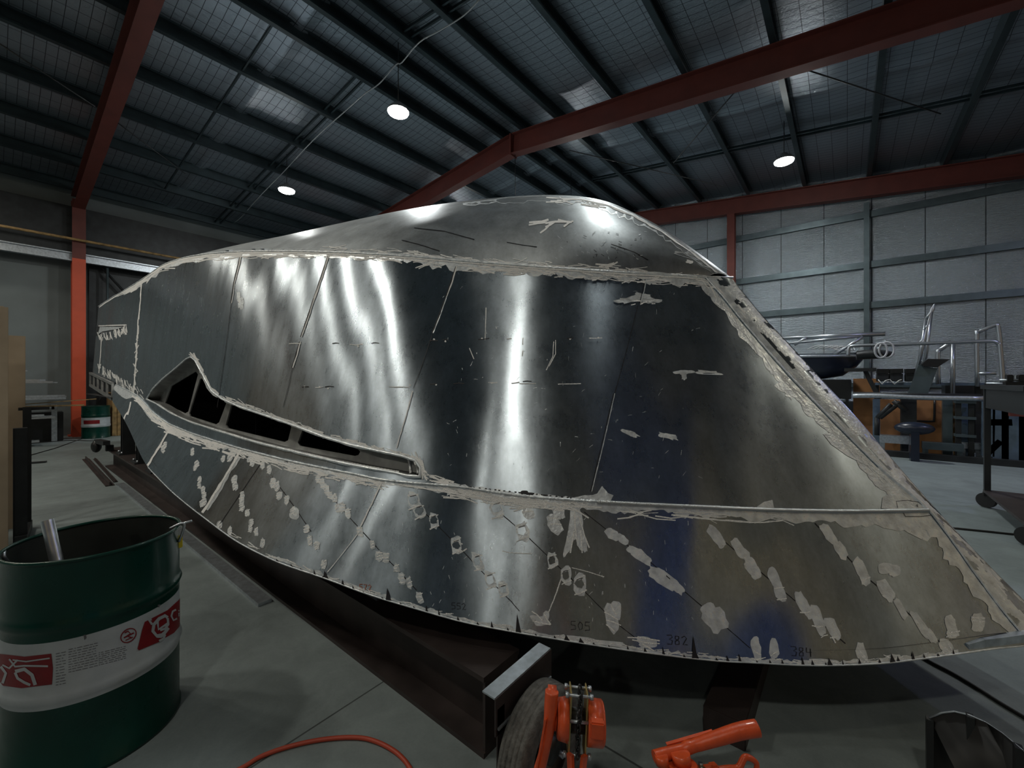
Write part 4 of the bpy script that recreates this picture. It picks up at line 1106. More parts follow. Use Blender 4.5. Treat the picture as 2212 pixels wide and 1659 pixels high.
def decal(name, polys, m, off=0.0012, label=None, parent=dr):
    """flat print wrapped on the drum, given by its outline in the photograph"""
    V = []; F = []
    for poly in polys:
        q = []
        for i in range(len(poly)):
            a = poly[i]; b = poly[(i + 1) % len(poly)]; n = max(1, int(math.hypot(b[0] - a[0], b[1] - a[1]) / 6))
            q += [(a[0] + (b[0] - a[0]) * k / n, a[1] + (b[1] - a[1]) * k / n) for k in range(n)]
        h = [hit(*p) for p in q]
        us = [Vector((u * DR, v)) for u, v in h]
        lo = [min(p.x for p in us), min(p.y for p in us)]; hi = [max(p.x for p in us), max(p.y for p in us)]
        extra = []; x = lo[0] + 0.012
        def ins(p):
            c = False; j = len(us) - 1
            for i in range(len(us)):
                if (us[i].y > p.y) != (us[j].y > p.y) and p.x < (us[j].x - us[i].x) * (p.y - us[i].y) / (us[j].y - us[i].y) + us[i].x: c = not c
                j = i
            return c
        while x < hi[0]:
            y = lo[1] + 0.012
            while y < hi[1]:
                if ins(Vector((x, y))): extra.append(Vector((x, y)))
                y += 0.02
            x += 0.012
        r = delaunay_2d_cdt(us + extra, [(i, (i + 1) % len(us)) for i in range(len(us))], [], 0, 1e-6)
        b = len(V)
        for p in r[0]:
            a = p.x / DR; V.append((math.cos(a) * (DR + off), math.sin(a) * (DR + off), p.y))
        for f in r[2]:
            c = sum((r[0][i] for i in f), Vector((0, 0))) / len(f)
            if ins(c): F.append(tuple(b + i for i in f))
    o = raw(name, V, F, [m], parent, True)
    if label: o['label'] = label
    return o
def rb(path, wd):
    """outline of a stroke"""
    L = []; Rr = []
    for i, p in enumerate(path):
        a = path[max(0, i - 1)]; b = path[min(len(path) - 1, i + 1)]; d = math.hypot(b[0] - a[0], b[1] - a[1]) or 1
        nx, ny = -(b[1] - a[1]) / d, (b[0] - a[0]) / d
        L.append((p[0] + nx * wd / 2, p[1] + ny * wd / 2)); Rr.append((p[0] - nx * wd / 2, p[1] - ny * wd / 2))
    return L + Rr[::-1]
Z4 = lambda pts: [(x / 2.77, 1060 + y / 2.77) for x, y in pts]
decal('logo_panel', [Z4([(865, 785), (890, 772), (1000, 715), (1083, 640), (1084, 800), (1040, 850), (960, 895), (950, 905), (830, 955), (822, 945), (850, 830)])], 'label_red', 0.0014, 'red slanted logo panel beside the ring symbol')
decal('logo_panel', [Z4([(0, 975), (150, 992), (308, 974), (318, 1060), (312, 1158), (225, 1168), (130, 1180), (20, 1165), (0, 1140)])], 'label_red', 0.0014, 'red worn logo panel at left')
decal('logo_mark', [rb(Z4([(1000, 760), (985, 748), (950, 765), (918, 800), (912, 840), (935, 868), (975, 860), (1005, 820)]), 7), rb(Z4([(940, 775), (945, 830), (1000, 795)]), 5), rb(Z4([(935, 870), (960, 872), (980, 850)]), 7), rb(Z4([(1000, 762), (1004, 800), (985, 825), (955, 835)]), 5),
                    rb(Z4([(905, 770), (890, 775), (908, 800)]), 5), rb(Z4([(1050, 712), (1030, 722), (1022, 750), (1035, 776), (1056, 765)]), 4), rb(Z4([(1064, 720), (1078, 712), (1080, 740), (1066, 752), (1066, 735), (1080, 728)]), 3),
                    rb(Z4([(950, 900), (975, 885), (985, 860)]), 5)], 'label_white', 0.0024, 'white lettering and swirl on the red panel')
decal('logo_mark', [rb(Z4([(60, 1005), (95, 1050), (150, 1045), (290, 1048)]), 4), rb(Z4([(95, 1080), (150, 1065), (195, 1100), (215, 1160)]), 8), rb(Z4([(80, 1010), (160, 1020), (300, 1000)]), 3), rb(Z4([(95, 1085), (110, 1120), (150, 1145), (185, 1160)]), 6), rb(Z4([(10, 1050), (40, 1090), (20, 1150)]), 6), rb(Z4([(110, 1010), (60, 1060), (20, 1040)]), 4)], 'label_white', 0.0024, 'white worn swirl on the red panel')
decal('round_mark', [rb(Z4([(722 + 46 + 46 * math.cos(a), 866 + 40 * math.sin(a) - 14 * math.cos(a)) for a in [2 * PI * k / 18 for k in range(19)]]), 2.4), rb(Z4([(745, 850), (765, 840), (780, 855), (755, 868), (790, 880)]), 3), rb(Z4([(740, 880), (800, 850)]), 3), rb(Z4([(750, 895), (795, 875)]), 2)], 'label_red', 0.0014, 'small red ring symbol')
# small print
pr = []
random.seed(5)
for row in range(12):
    for x0, x1, y0, dy in ((335, 395, 975, 17), (410, 585, 950, 15), (590, 760, 970, 12)):
        if x0 == 410 and row > 9: continue
        if x0 == 590 and row > 6: continue
        x = x0; yy = y0 + row * dy
        while x < x1 - 10:
            l = random.uniform(8, 34)
            sl = -0.16 - 0.1 * (x / 800)
            pr.append(rb(Z4([(x, yy + (x - x0) * sl), (min(x + l, x1), yy + (min(x + l, x1) - x0) * sl)]), 1.1)); x += l + random.uniform(4, 9)
decal('small_print', pr, 'label_print', 0.0014)
decal('scuff', [Z4([(500, 862), (514, 860), (518, 880), (505, 892)])], 'label_print', 0.0014)
decal('scuff', [Z4([(940, 684), (958, 680), (950, 698)])], 'label_print', 0.0014)
# edge of the yellow tag and the clamp ring bolt
a, z = hit(387, 1165)
bm = bmesh.new(); box(bm, (DR * math.cos(a) * 1.01, DR * math.sin(a) * 1.01, 0.79), (0.012, 0.02, 0.06), bev=0.003); build('yellow_tag', bm, 'yellow', dr)
a, z = hit(384, 1130)
ca = Vector((math.cos(a), math.sin(a), 0))
bm = bmesh.new()
tube(bm, smoothpath([ca * (DR + .004) + Vector((0, 0, .80)), ca * (DR + .02) + Vector((0.01, 0, .86)), ca * (DR - .005) + Vector((0.02, 0.02, .89)), ca * (DR - .02) + Vector((0.0, -.01, .87))], 6), 0.006, 8)
tube(bm, [ca * (DR + .01) + Vector((-.012, 0, .88)), ca * (DR + .03) + Vector((.015, .02, .895))], 0.006, 8)
build('ring_bolt', bm, 'galv', dr, True)
bm = bmesh.new(); q = P(8, 1190, Z=0.87) - Vector((DX, DY, 0)); tube(bm, smoothpath([q, q + Vector((.015, .0, -.02)), q + Vector((.0, .01, -.05))], 4), 0.007, 8); build('inner_lug', bm, 'galv', dr, True)
# pipe standing in the drum
top = P(102, 1124, D=1.80); bot = Vector((DX + 0.09, DY - 0.03, 0.045))
low = P(122, 1215, D=1.77)
d = (low - top).normalized(); k = (0.05 - top.z) / d.z; bot = top + d * k
c2 = Vector((bot.x - DX, bot.y - DY)); 
if c2.length > 0.25: c2 = c2.normalized() * 0.25; bot = Vector((DX + c2.x, DY + c2.y, 0.05))
bm = bmesh.new(); cyl(bm, bot, top, 0.021, n=24, cap=False); cyl(bm, top, bot, 0.0175, n=24, cap=False)
tag(build('aluminium_pipe', bm, 'alu'), 'short pale aluminium pipe standing in the large green drum', 'pipe')

drum('green drum with red and white band far off by the orange column', (-16.25, 1.78, 0), 2.0)
far = [o for o in S.objects if o.name.startswith('steel_drum')][-1]
bm = bmesh.new(); n = 20; vv = []
for k in range(n + 1):
    a = math.radians(-62 + 70 * k / n) - 2.0
    vv.append([bm.verts.new(((DR + 0.003) * math.cos(a), (DR + 0.003) * math.sin(a), z)) for z in (0.40, 0.50)])
for k in range(n): bm.faces.new((vv[k][0], vv[k + 1][0], vv[k + 1][1], vv[k][1]))
build('red_band', bm, 'label_red', far, True)

# ------------------------------------------------------------------ left: plywood, cage frame, stock rack, crate
def ply(x, y1, L, h, th, m, label, name='plywood_sheet'):
    bm = bmesh.new(); box(bm, (0, 0, h / 2), (th, L, h), bev=0.002)
    o = build(name, bm, m); o.location = (x, y1 - L / 2, 0.0); return tag(o, label, 'plywood', 'plywood sheets at the left edge')
a = P(18, 1190, Z=0)
for k, (x, y1, h, th) in enumerate(((a.x - 0.03, 0.085, 2.26, 0.025), (a.x - 0.062, 0.06, 2.27, 0.025))):
    ply(x, y1, 1.25, h, th, 'ply', ('pale plywood sheet standing on edge at far left, foremost', 'pale plywood sheet close behind the foremost one at far left')[k])
b = P(32, 960, Z=0.0)
ply(-6.95, 0.215, 1.3, 2.06, 0.03, 'ply', 'shorter plywood sheet behind the two tall ones at far left')
t = thing('sheet_trolley', 'dark steel upright rack frame beside the plywood sheets at left', 'rack', (-6.25, 0.16, 0))
bm = bmesh.new(); beam(bm, (0, 0, 0), (0, 0, 1.12), 0.09, 0.09, up=(1, 0, 0)); build('post', bm, 'black_steel', t)
bm = bmesh.new(); beam(bm, (-0.5, 0.06, 0), (-0.5, 0.06, 1.3), 0.06, 0.06, up=(1, 0, 0)); build('post', bm, 'black_steel', t)
bm = bmesh.new(); beam(bm, (0.1, 0, 0.05), (-0.56, 0.06, 0.05), 0.08, 0.08); build('base_rail', bm, 'black_steel', t)
bm = bmesh.new(); beam(bm, (-0.52, 0.0, 1.28), (-0.52, 0.22, 1.28), 0.03, 0.03); build('arm', bm, 'black_steel', t)
bm = bmesh.new(); beam(bm, (0.0, 0.0, 0.02), (-0.0, 0.5, 0.02), 0.05, 0.03); build('foot', bm, 'black_steel', t)
bm = bmesh.new(); box(bm, (-6.85, -0.15, 2.06 + 0.02), (0.05, 0.8, 0.03)); 
bm.free()
# stock rack
RX = -15.6
t = thing('stock_rack', 'dark steel rack with arms loaded with metal lengths near the left wall', 'rack', (RX, -0.4, 0))
for y in (-1.2, 0.45, 1.38):
    bm = bmesh.new(); beam(bm, (-0.4, y, 0), (-0.4, y, 1.95 if y < 1 else 0.95), 0.10, 0.10, up=(1, 0, 0)); build('post', bm, 'black_steel' if y < 1 else 'galv', t)
LV = (0.10, 0.66, 1.12, 1.52, 1.80)
for z in LV:
    for y in (-1.2, 0.45): bm = bmesh.new(); beam(bm, (-0.4, y, z - 0.03), (0.45, y, z - 0.03), 0.06, 0.05); build('arm', bm, 'black_steel', t)
bm = bmesh.new(); beam(bm, (-0.4, -1.2, 0.88), (-0.4, 1.38, 0.88), 0.1, 0.08); build('cross_bar', bm, 'galv', t)
LVN = ('floor-level', 'second', 'middle', 'fourth', 'top')
random.seed(3)
for li, z in enumerate(LV):
    n = (3, 4, 6, 6, 2)[li]; zz = z
    for k in range(n):
        L = random.uniform(1.9, 2.6); s = random.choice([0.03, 0.04, 0.05]); x = RX + 0.4 - (k % 3) * 0.16 - random.uniform(0, .04)
        y1 = (0.62, 0.9, 1.05, 0.95, 0.66)[li] + random.uniform(-0.28, 0.1)
        bm = bmesh.new(); box(bm, (0, 0, s / 2), (0.13, L, s), bev=0.003)
        o = build('metal_length', bm, random.choice(['alu', 'galv', 'alu']))
        o.location = (x, y1 - L / 2, zz - 0.005 + 0.052 * (k // 3))
        tag(o, 'grey metal length lying on the %s arms of the stock rack at left' % LVN[li], 'metal bar', 'metal lengths on the %s rack arms' % LVN[li])
bm = bmesh.new(); box(bm, (0, 0, 0.38), (0.5, 2.0, 0.76), bev=0.01); o = build('rack_shade', bm, 'dull_black'); o.location = (-16.35, 0.15, 0); tag(o, 'added black chest on the floor behind the stock rack', 'shade_box')  # black block added to stand for the shadow low in the rack
bm = bmesh.new(); beam(bm, (RX + 0.1, 0.1, 0.98), (RX - 0.35, 1.75, 1.08), 0.02, 0.02); box(bm, (RX - .2, 0.5, 0.93), (0.2, 2.0, 0.03)); tag(build('thin_rod', bm, 'pallet_wood'), 'thin rod slanting across toward the orange column above the far drum', 'rod')
bm = bmesh.new(); box(bm, (0, 0, 0.62), (0.9, 1.0, 1.24)); 
for k in range(9): box(bm, (0.46, -0.45 + k * 0.11, 0.62), (0.02, 0.09, 1.22))
o = build('timber_crate', bm, 'pallet_wood'); o.location = (-16.7, 2.60, 0); tag(o, 'mottled brown timber crate behind the hull stern, right of the far drum', 'crate')
# loose steel lengths and wires on the floor at left
for pts, wd, m, nm, lb, cat in (([(185, 992), (238, 1050)], 0.1, 'rail_steel', 'steel_angle', 'grey steel angle lying on the floor left of the near rail', 'bar'),
                                ([(205, 992), (250, 1042)], 0.05, 'rail_steel', 'steel_angle', 'thin dark steel length between the angle and the rail', 'bar')):
    a = P(*pts[0], Z=0); b = P(*pts[1], Z=0)
    bm = bmesh.new(); profile(bm, [(-wd / 2, 0), (wd / 2, 0), (wd / 2, 0.012), (0.008, 0.012), (0.008, wd * 0.6), (-0.008, wd * 0.6), (-0.008, 0.012), (-wd / 2, 0.012)], a, b); tag(build(nm, bm, m), lb, cat)
for pts, lb in (([(45, 960), (100, 955), (150, 951), (225, 953)], 'thin black cord straight across the floor in front of the stock rack'), ([(60, 985), (120, 968), (170, 950), (200, 940)], 'thin black cord slanting over the floor toward the far drum')):
    bm = bmesh.new(); tube(bm, [P(x, y, Z=0.008) for x, y in pts], 0.010, 6); tag(build('floor_cord', bm, 'rubber_dark'), lb, 'cord')
bm = bmesh.new(); a = P(45, 1001, Z=0.02); b = P(100, 997, Z=0.02); beam(bm, a, b, 0.08, 0.02); tag(build('flat_plate', bm, 'black_steel'), 'small flat dark plate on the floor beside the trolley foot at left', 'plate')

# ------------------------------------------------------------------ wheel, bracket, hoists, hose
WX, WY, WR = -0.905, 1.30, 0.205
WK = 0.955
t = thing('rubber_wheel', 'worn grey ribbed rubber tyre standing below the hull, left of the orange hoist', 'wheel', (WX, WY, 0))
bm = bmesh.new()
prof = []
for x, r in ((-0.055, 0.125), (-0.058, 0.16), (-0.055, 0.188), (-0.047, 0.200), (-0.030, 0.2045), (-0.0285, 0.199), (-0.0265, 0.2048), (-0.011, 0.205), (-0.0095, 0.1995), (-0.0075, 0.205), (0.0085, 0.205), (0.010, 0.1995), (0.012, 0.205), (0.0275, 0.2048), (0.029, 0.199), (0.031, 0.2045), (0.047, 0.200), (0.055, 0.188), (0.058, 0.16), (0.055, 0.125)):
    prof.append((r, x))
lathe(bm, prof, 72); bmesh.ops.transform(bm, matrix=Matrix.Translation((0, 0, WR)) @ R('Y', 90), verts=bm.verts); build('tyre', bm, 'rubber', t)
bm = bmesh.new(); lathe(bm, [(0.125, -0.05), (0.12, -0.03), (0.05, -0.02), (0.05, 0.02), (0.12, 0.03), (0.125, 0.05)], 40); lathe(bm, [(0, 0.06), (0.045, 0.06), (0.05, 0.02)], 24); bmesh.ops.transform(bm, matrix=Matrix.Translation((0, 0, WR)) @ R('Y', 90), verts=bm.verts); build('hub', bm, 'dull_black', t)
for k in range(6):
    a = k * PI / 3 + 0.3; bm = bmesh.new(); cyl(bm, (0.025, 0.085 * math.cos(a), WR + 0.085 * math.sin(a)), (0.062, 0.085 * math.cos(a), WR + 0.085 * math.sin(a)), 0.011, n=6); build('bolt', bm, 'galv', t)
t = thing('angle_bracket', 'galvanised angle bracket with a dark upright plate above the grey tyre', 'bracket', (-0.98, 1.15, -0.0))
bm = bmesh.new(); box(bm, (-0.03, 0.15, 0.442), (0.06, 0.36, 0.006)); build('top_flange', bm, 'galv', t)
bm = bmesh.new(); box(bm, (0.002, 0.15, 0.375), (0.005, 0.36, 0.135)); box(bm, (0.002, 0.0, 0.20), (0.005, 0.04, 0.4)); build('side_plate', bm, 'rail_steel', t)
bm = bmesh.new(); beam(bm, (0.006, -0.02, 0.332), (0.006, 0.32, 0.332), 0.012, 0.008); build('plate_lip', bm, 'galv', t)
for k, y in enumerate((-0.01, 0.02)):
    bm = bmesh.new(); cyl(bm, (-0.05 + k * .04, y, 0.43), (-0.05 + k * .04, y, 0.441), 0.008, n=8); build('bolt', bm, 'galv', t)
bm = bmesh.new(); box(bm, (-0.05, 0.15, 0.006), (0.09, 0.36, 0.012)); build('base', bm, 'rail_steel', t)

CAMR = Vector((math.cos(YAW), math.sin(YAW), 0)); CAMF = Vector((-math.sin(YAW), math.cos(YAW), 0))
def chain(bm, pts, r=0.0035, link=0.022):
    pts = smoothpath(pts, 6); tot = 0; last = pts[0]; k = 0; acc = 0
    for a, b in zip(pts, pts[1:]):
        L = (b - a).length
        while acc + L >= link * 0.72:
            f = (link * 0.72 - acc) / L; a = a.lerp(b, f); L = (b - a).length; acc = 0; k += 1
            d = (b - a).normalized() if L > 1e-5 else d
            s = d.orthogonal().normalized(); u = d.cross(s)
            w_ = s if k % 2 else u
            ring = [a + d * math.cos(q) * link / 2 + w_ * math.sin(q) * link * 0.32 for q in [2 * PI * i / 10 for i in range(11)]]
            tube(bm, ring, r, 6, cap=False)
        acc += L
def hoist(label, base, rot, fat=1.0):
    """lever hoist: local x = axle, local z = up along the frame, local y = away"""
    t = thing('lever_hoist', label, 'hoist', base); t.rotation_euler = rot
    bm = bmesh.new(); cyl(bm, (-0.062, 0, 0.0), (-0.03, 0, 0.0), 0.056, 0.062, n=32); cyl(bm, (-0.066, 0, 0), (-0.062, 0, 0), 0.05, 0.056, n=32); build('gear_cover', bm, 'orange', t)
    bm = bmesh.new()
    cyl(bm, (0.03, 0, 0), (0.078, 0, 0), 0.064, n=36); cyl(bm, (0.078, 0, 0), (0.084, 0, 0), 0.064, 0.058, n=36)
    box(bm, (0.055, -0.055, 0.02), (0.045, 0.03, 0.05), bev=0.004); build('brake_cover', bm, 'orange', t)
    bm = bmesh.new(); box(bm, (-0.026, 0, 0.0), (0.005, 0.07, 0.20), bev=0.002); build('side_plate', bm, 'brass', t)
    bm = bmesh.new(); box(bm, (0.026, 0, 0.0), (0.005, 0.07, 0.20), bev=0.002); build('side_plate', bm, 'brass', t)
    for y, z in ((-0.03, 0.095), (-0.03, -0.085), (-0.036, 0.02), (0.02, 0.09)):
        bm = bmesh.new(); cyl(bm, (-0.04, y, z), (0.044, y, z), 0.005, n=8); cyl(bm, (-0.044, y, z), (-0.034, y, z), 0.009, n=6); cyl(bm, (0.034, y, z), (0.044, y, z), 0.009, n=6); build('stud', bm, 'galv', t)
    bm = bmesh.new(); cyl(bm, (-0.022, 0, 0), (0.022, 0, 0), 0.035, n=20); build('sprocket', bm, 'dull_black', t)
    bm = bmesh.new(); chain(bm, [Vector((0, -0.02, 0.13)), Vector((0.003, -0.045, 0.06)), Vector((0, -0.042, 0.0)), Vector((0, -0.05, -0.08))]); build('load_chain', bm, 'dull_black', t)
    # lever: forked head round the axle, tapering grip
    bm = bmesh.new()
    pts = [(-0.088, -0.02, 0.095), (-0.09, -0.025, 0.05), (-0.092, -0.03, 0.0), (-0.10, -0.03, -0.07), (-0.118, -0.02, -0.16), (-0.135, -0.01, -0.25), (-0.142, 0, -0.32)]
    sp = smoothpath(pts, 5); wd = [0.026, 0.030, 0.034, 0.030, 0.026, 0.030, 0.024]
    tube(bm, sp, 0.02, 12, rf=lambda i: (0.014 + 0.006 * abs(math.cos(i / 30 * PI)) + 0.002) * (fat if i > 12 else 1))
    cyl(bm, (-0.10, -0.0, 0.075), (-0.072, -0.0, 0.075), 0.024, n=20)
    cyl(bm, (-0.10, -0.0, 0.0), (-0.068, 0, 0.0), 0.034, n=20)
    build('lever', bm, 'orange', t)
    bm = bmesh.new(); beam(bm, (-0.105, -0.052, 0.03), (-0.13, -0.045, -0.16), 0.012, 0.006); build('grip_rib', bm, 'orange', t)
    # bottom yoke and hook
    bm = bmesh.new()
    for s in (-1, 1): beam(bm, (s * 0.022, -0.04, -0.075), (s * 0.017, -0.045, -0.13), 0.012, 0.02)
    box(bm, (0, -0.045, -0.14), (0.05, 0.035, 0.035), bev=0.006)
    build('yoke', bm, 'orange', t)
    bm = bmesh.new(); hk = [(0, -.045, -.15), (0, -.045, -.20), (0.0, -.045, -.24), (-0.03, -.045, -.275), (-0.005, -.045, -.315), (0.035, -.045, -.295), (0.04, -.045, -.27)]
    tube(bm, smoothpath(hk, 6), 0.012, 10, rf=lambda i: 0.015 - 0.0002 * i); build('hook', bm, 'orange', t)
    return t
hb = P(1247, 1556, D=1.36)
hoist('orange lever hoist with dark chain standing against the grey tyre, its handle pointing down', hb, (math.radians(-4), math.radians(3), YAW + math.radians(-4)))
hb2 = P(1480, 1665, D=1.54)
h2 = hoist('orange lever hoist lying on the floor under the bow, handle to the right', Vector((hb2.x, hb2.y, 0.085)), (0, 0, 0), 1.35)
# lay it down: lever towards camera right
zz = (-(CAMR * 0.97 + Vector((0, 0, 0.05)) + CAMF * 0.1)).normalized()      # local z
xx = Vector((0.1, 0, -1)); xx = (-CAMF * 0.25 + Vector((0, 0, -0.95))); xx = (xx - zz * xx.dot(zz)).normalized(); yy = zz.cross(xx)
h2.rotation_euler = Matrix((xx, yy, zz)).transposed().to_euler()
# orange hose on the floor
bm = bmesh.new(); tube(bm, smoothpath([P(x, y, Z=0.009) for x, y in ((430, 1700), (520, 1660), (560, 1636), (610, 1617), (670, 1602), (730, 1594), (780, 1594), (815, 1603), (845, 1618), (868, 1636), (886, 1660), (905, 1700))], 6), 0.009, 10)
tag(build('orange_cable', bm, 'cable_orange'), 'dull orange cable curving over the floor at the bottom, left of the tyre', 'cable')
bm = bmesh.new(); tube(bm, smoothpath([P(x, y, Z=0.009) for x, y in ((1960, 1400), (2010, 1430), (2060, 1456), (2110, 1486), (2160, 1518), (2230, 1560), (2330, 1620))], 6), 0.009, 8)
tag(build('black_cable', bm, 'rubber_dark'), 'black cable running over the floor below the bow to the right edge', 'cable')
bm = bmesh.new(); tube(bm, smoothpath([P(x, y, Z=0.008) for x, y in ((2060, 1141), (2130, 1148), (2212, 1156), (2330, 1160))], 6), 0.012, 8)
tag(build('black_cable', bm, 'rubber_dark'), 'black cable straight across the floor between trolley and bow', 'cable')
# dark mudguard at lower right
t = thing('mudguard', 'curved dark steel mudguard with a painted highlight on its edge at lower right', 'mudguard', (0.42, 2.02, 0))
arc = [P(x, y, D=D) for x, y, D in ((2008, 1551, 1.62), (2035, 1540, 1.60), (2062, 1537, 1.57), (2095, 1545, 1.53), (2130, 1560, 1.49), (2165, 1583, 1.44), (2200, 1612, 1.38), (2260, 1665, 1.30), (2310, 1740, 1.22))]
L0 = t.location
bm = bmesh.new(); off = -CAMF * 0.10 + Vector((0, 0, -0.12))
top_ = [bm.verts.new(p - L0) for p in arc]; bk = [bm.verts.new(p - L0 + off) for p in arc]
for i in range(len(arc) - 1): bm.faces.new((top_[i], top_[i + 1], bk[i + 1], bk[i]))
dn = [bm.verts.new(Vector((p.x, p.y, max(0.0, p.z - 0.30))) - L0) for p in arc]
for i in range(len(arc) - 1): bm.faces.new((top_[i], dn[i], dn[i + 1], top_[i + 1]))
o = build('shell', bm, 'rubber_dark', t, True)
bm = bmesh.new(); tube(bm, [p - L0 for p in arc], 0.0025, 6, rf=lambda i: 0.0035 if i < 4 else 0.0015); build('edge_highlight', bm, 'galv', t)  # pale line painted as the highlight along the edge
bm = bmesh.new()
for k in (0, 3, 6): beam(bm, Vector((arc[k].x, arc[k].y, 0)) - L0, arc[k] - L0, 0.03, 0.02, up=(1, 0, 0))
build('leg', bm, 'dull_black', t)
t = thing('shackle', 'small rusty shackle at the bottom right corner', 'shackle', P(2188, 1660, D=1.64))
bm = bmesh.new(); tube(bm, smoothpath([(-.05, 0, -.03), (-.04, 0, .02), (0, 0, .035), (.04, 0, .02), (.05, 0, -.03)], 5), 0.008, 8); build('bow', bm, 'brass', t, True)
bm = bmesh.new(); cyl(bm, (-.06, 0, -.03), (.06, 0, -.03), 0.009, n=8); build('pin', bm, 'rafter_red', t)

# ------------------------------------------------------------------ right: stored gear in front of the foil wall, trolley
def tubes(name, paths, r, Y, label, cat, m='stainless', n=4, names='tube'):
    t = thing(name, label, cat, P(paths[0][0][0], paths[0][0][1], Y=Y)); L0 = t.location.copy()
    for k, p in enumerate(paths):
        pts = [P(q[0], q[1], Y=(q[2] if len(q) > 2 else Y)) - L0 for q in p]
        bm = bmesh.new(); tube(bm, smoothpath(pts, n) if len(pts) > 2 else pts, r, 8); build(names, bm, m, t, True)
    return t
YB = 13.2
# dark dinghy on a stand
t = thing('sailing_dinghy', 'dark blue pointed dinghy on a stand against the foil wall, bow to the right', 'boat', P(1780, 800, Y=YB)); L0 = t.location.copy()
def loft(rows, name, m, parent, L0, smooth=True, close=True):
    bm = bmesh.new(); rr = [[bm.verts.new(p - L0) for p in r] for r in rows]
    for a, b in zip(rr, rr[1:]):
        for i in range(len(a) - 1): bm.faces.new((a[i], a[i + 1], b[i + 1], b[i]))
    if close: bm.faces.new(rr[0]); bm.faces.new(rr[-1][::-1])
    return build(name, bm, m, parent, smooth)
rows = []
for px, hw, ytop, ybot in ((1660, 0.75, 773, 818), (1720, 0.78, 773, 820), (1780, 0.66, 772, 818), (1820, 0.48, 771, 812), (1850, 0.24, 770, 793), (1868, 0.03, 769, 773)):
    a = P(px, ytop, Y=YB); b = P(px, ybot, Y=YB)
    r = []
    for k in range(9):
        th = PI * k / 8
        r.append(Vector((a.x, YB - hw * math.cos(th), a.z + (b.z - a.z) * math.sin(th) ** 0.7)))
    rows.append(r)
loft(rows, 'hull', 'boat_dark', t, L0)
rows2 = [[Vector((r[0].x, r[0].y, r[0].z + 0.01)), Vector((r[0].x, YB, r[0].z + 0.10)), Vector((r[-1].x, r[-1].y, r[-1].z + 0.01))] for r in rows]
loft(rows2, 'deck', 'boat_dark', t, L0, close=False)
bm = bmesh.new(); tube(bm, [r[0] - L0 + Vector((0, -0.01, 0)) for r in rows], 0.03, 8); build('gunwale', bm, 'galv', t, True)
bm = bmesh.new(); a = P(1775, 757, Y=YB) - L0
for k in range(7): tube(bm, smoothpath([a + Vector((-.3 + k * .12, 0, .05)), a + Vector((0 + k * .1, .1, .14 - .01 * k)), a + Vector((.35 + k * .05, 0, -.03))], 5), 0.012, 6)
build('rope_bundle', bm, 'boat_pale', t, True)
# cabinet below
bm = bmesh.new(); a = P(1700, 820, Y=12.9); b = P(1839, 862, Y=12.9); box(bm, ((a.x + b.x) / 2, 13.3, b.z / 2 + a.z / 2), (b.x - a.x, 0.8, a.z - b.z), bev=0.01)
L = P(1830, 930, Y=12.95)
box(bm, (b.x - 0.08, 12.95, b.z / 2), (0.06, 0.06, b.z)); box(bm, (a.x, 12.95, b.z / 2), (0.06, 0.06, b.z)); box(bm, (b.x - 0.08, 13.6, b.z / 2), (0.06, 0.06, b.z)); box(bm, (a.x, 13.6, b.z / 2), (0.06, 0.06, b.z))
tag(build('boat_stand', bm, 'dull_black'), 'black boxy stand below the dark dinghy, edged with a pale top', 'stand')
# spars on the dinghy
tubes('boom', [[(1690, 730), (1912, 721)]], 0.05, YB - 0.2, 'long horizontal spar resting above the dark dinghy', 'spar')
tubes('spar_frame', [[(1700, 742), (1860, 726)], [(1800, 768), (1864, 727)], [(1715, 745), (1742, 729)]], 0.035, YB - 0.25, 'braced pale metal tubes rising from the dinghy deck to the spar', 'frame')
# kayak ends right of the dinghy
t = thing('kayak', 'dark slim kayak end jutting right beyond the dinghy, open cockpit ring on top', 'kayak', P(1890, 765, Y=YB)); L0 = t.location.copy()
rows = []
for px, r, yc in ((1850, 0.16, 768), (1866, 0.17, 766), (1890, 0.17, 765), (1912, 0.15, 766), (1925, 0.11, 766), (1932, 0.03, 764)):
    c = P(px, yc, Y=YB - 1.0); rows.append([c + Vector((0, r * 1.6 * math.cos(q), r * 0.62 * math.sin(q))) for q in [2 * PI * i / 12 for i in range(13)]])
loft(rows, 'shell', 'black_steel', t, L0, close=False)
bm = bmesh.new(); c = P(1915, 756, Y=YB - 1.25) - L0
tube(bm, [c + Vector((0.12 * math.cos(q), 0, 0.17 * math.sin(q))) for q in [2 * PI * i / 16 for i in range(17)]], 0.02, 6, cap=False); build('cockpit_ring', bm, 'boat_pale', t, True)
bm = bmesh.new(); c = P(1903, 757, Y=YB - 1.3) - L0
tube(bm, [c + Vector((0.1 * math.cos(q), 0, 0.16 * math.sin(q))) for q in [2 * PI * i / 16 for i in range(17)]], 0.02, 6, cap=False); build('cockpit_ring', bm, 'boat_pale', t, True)
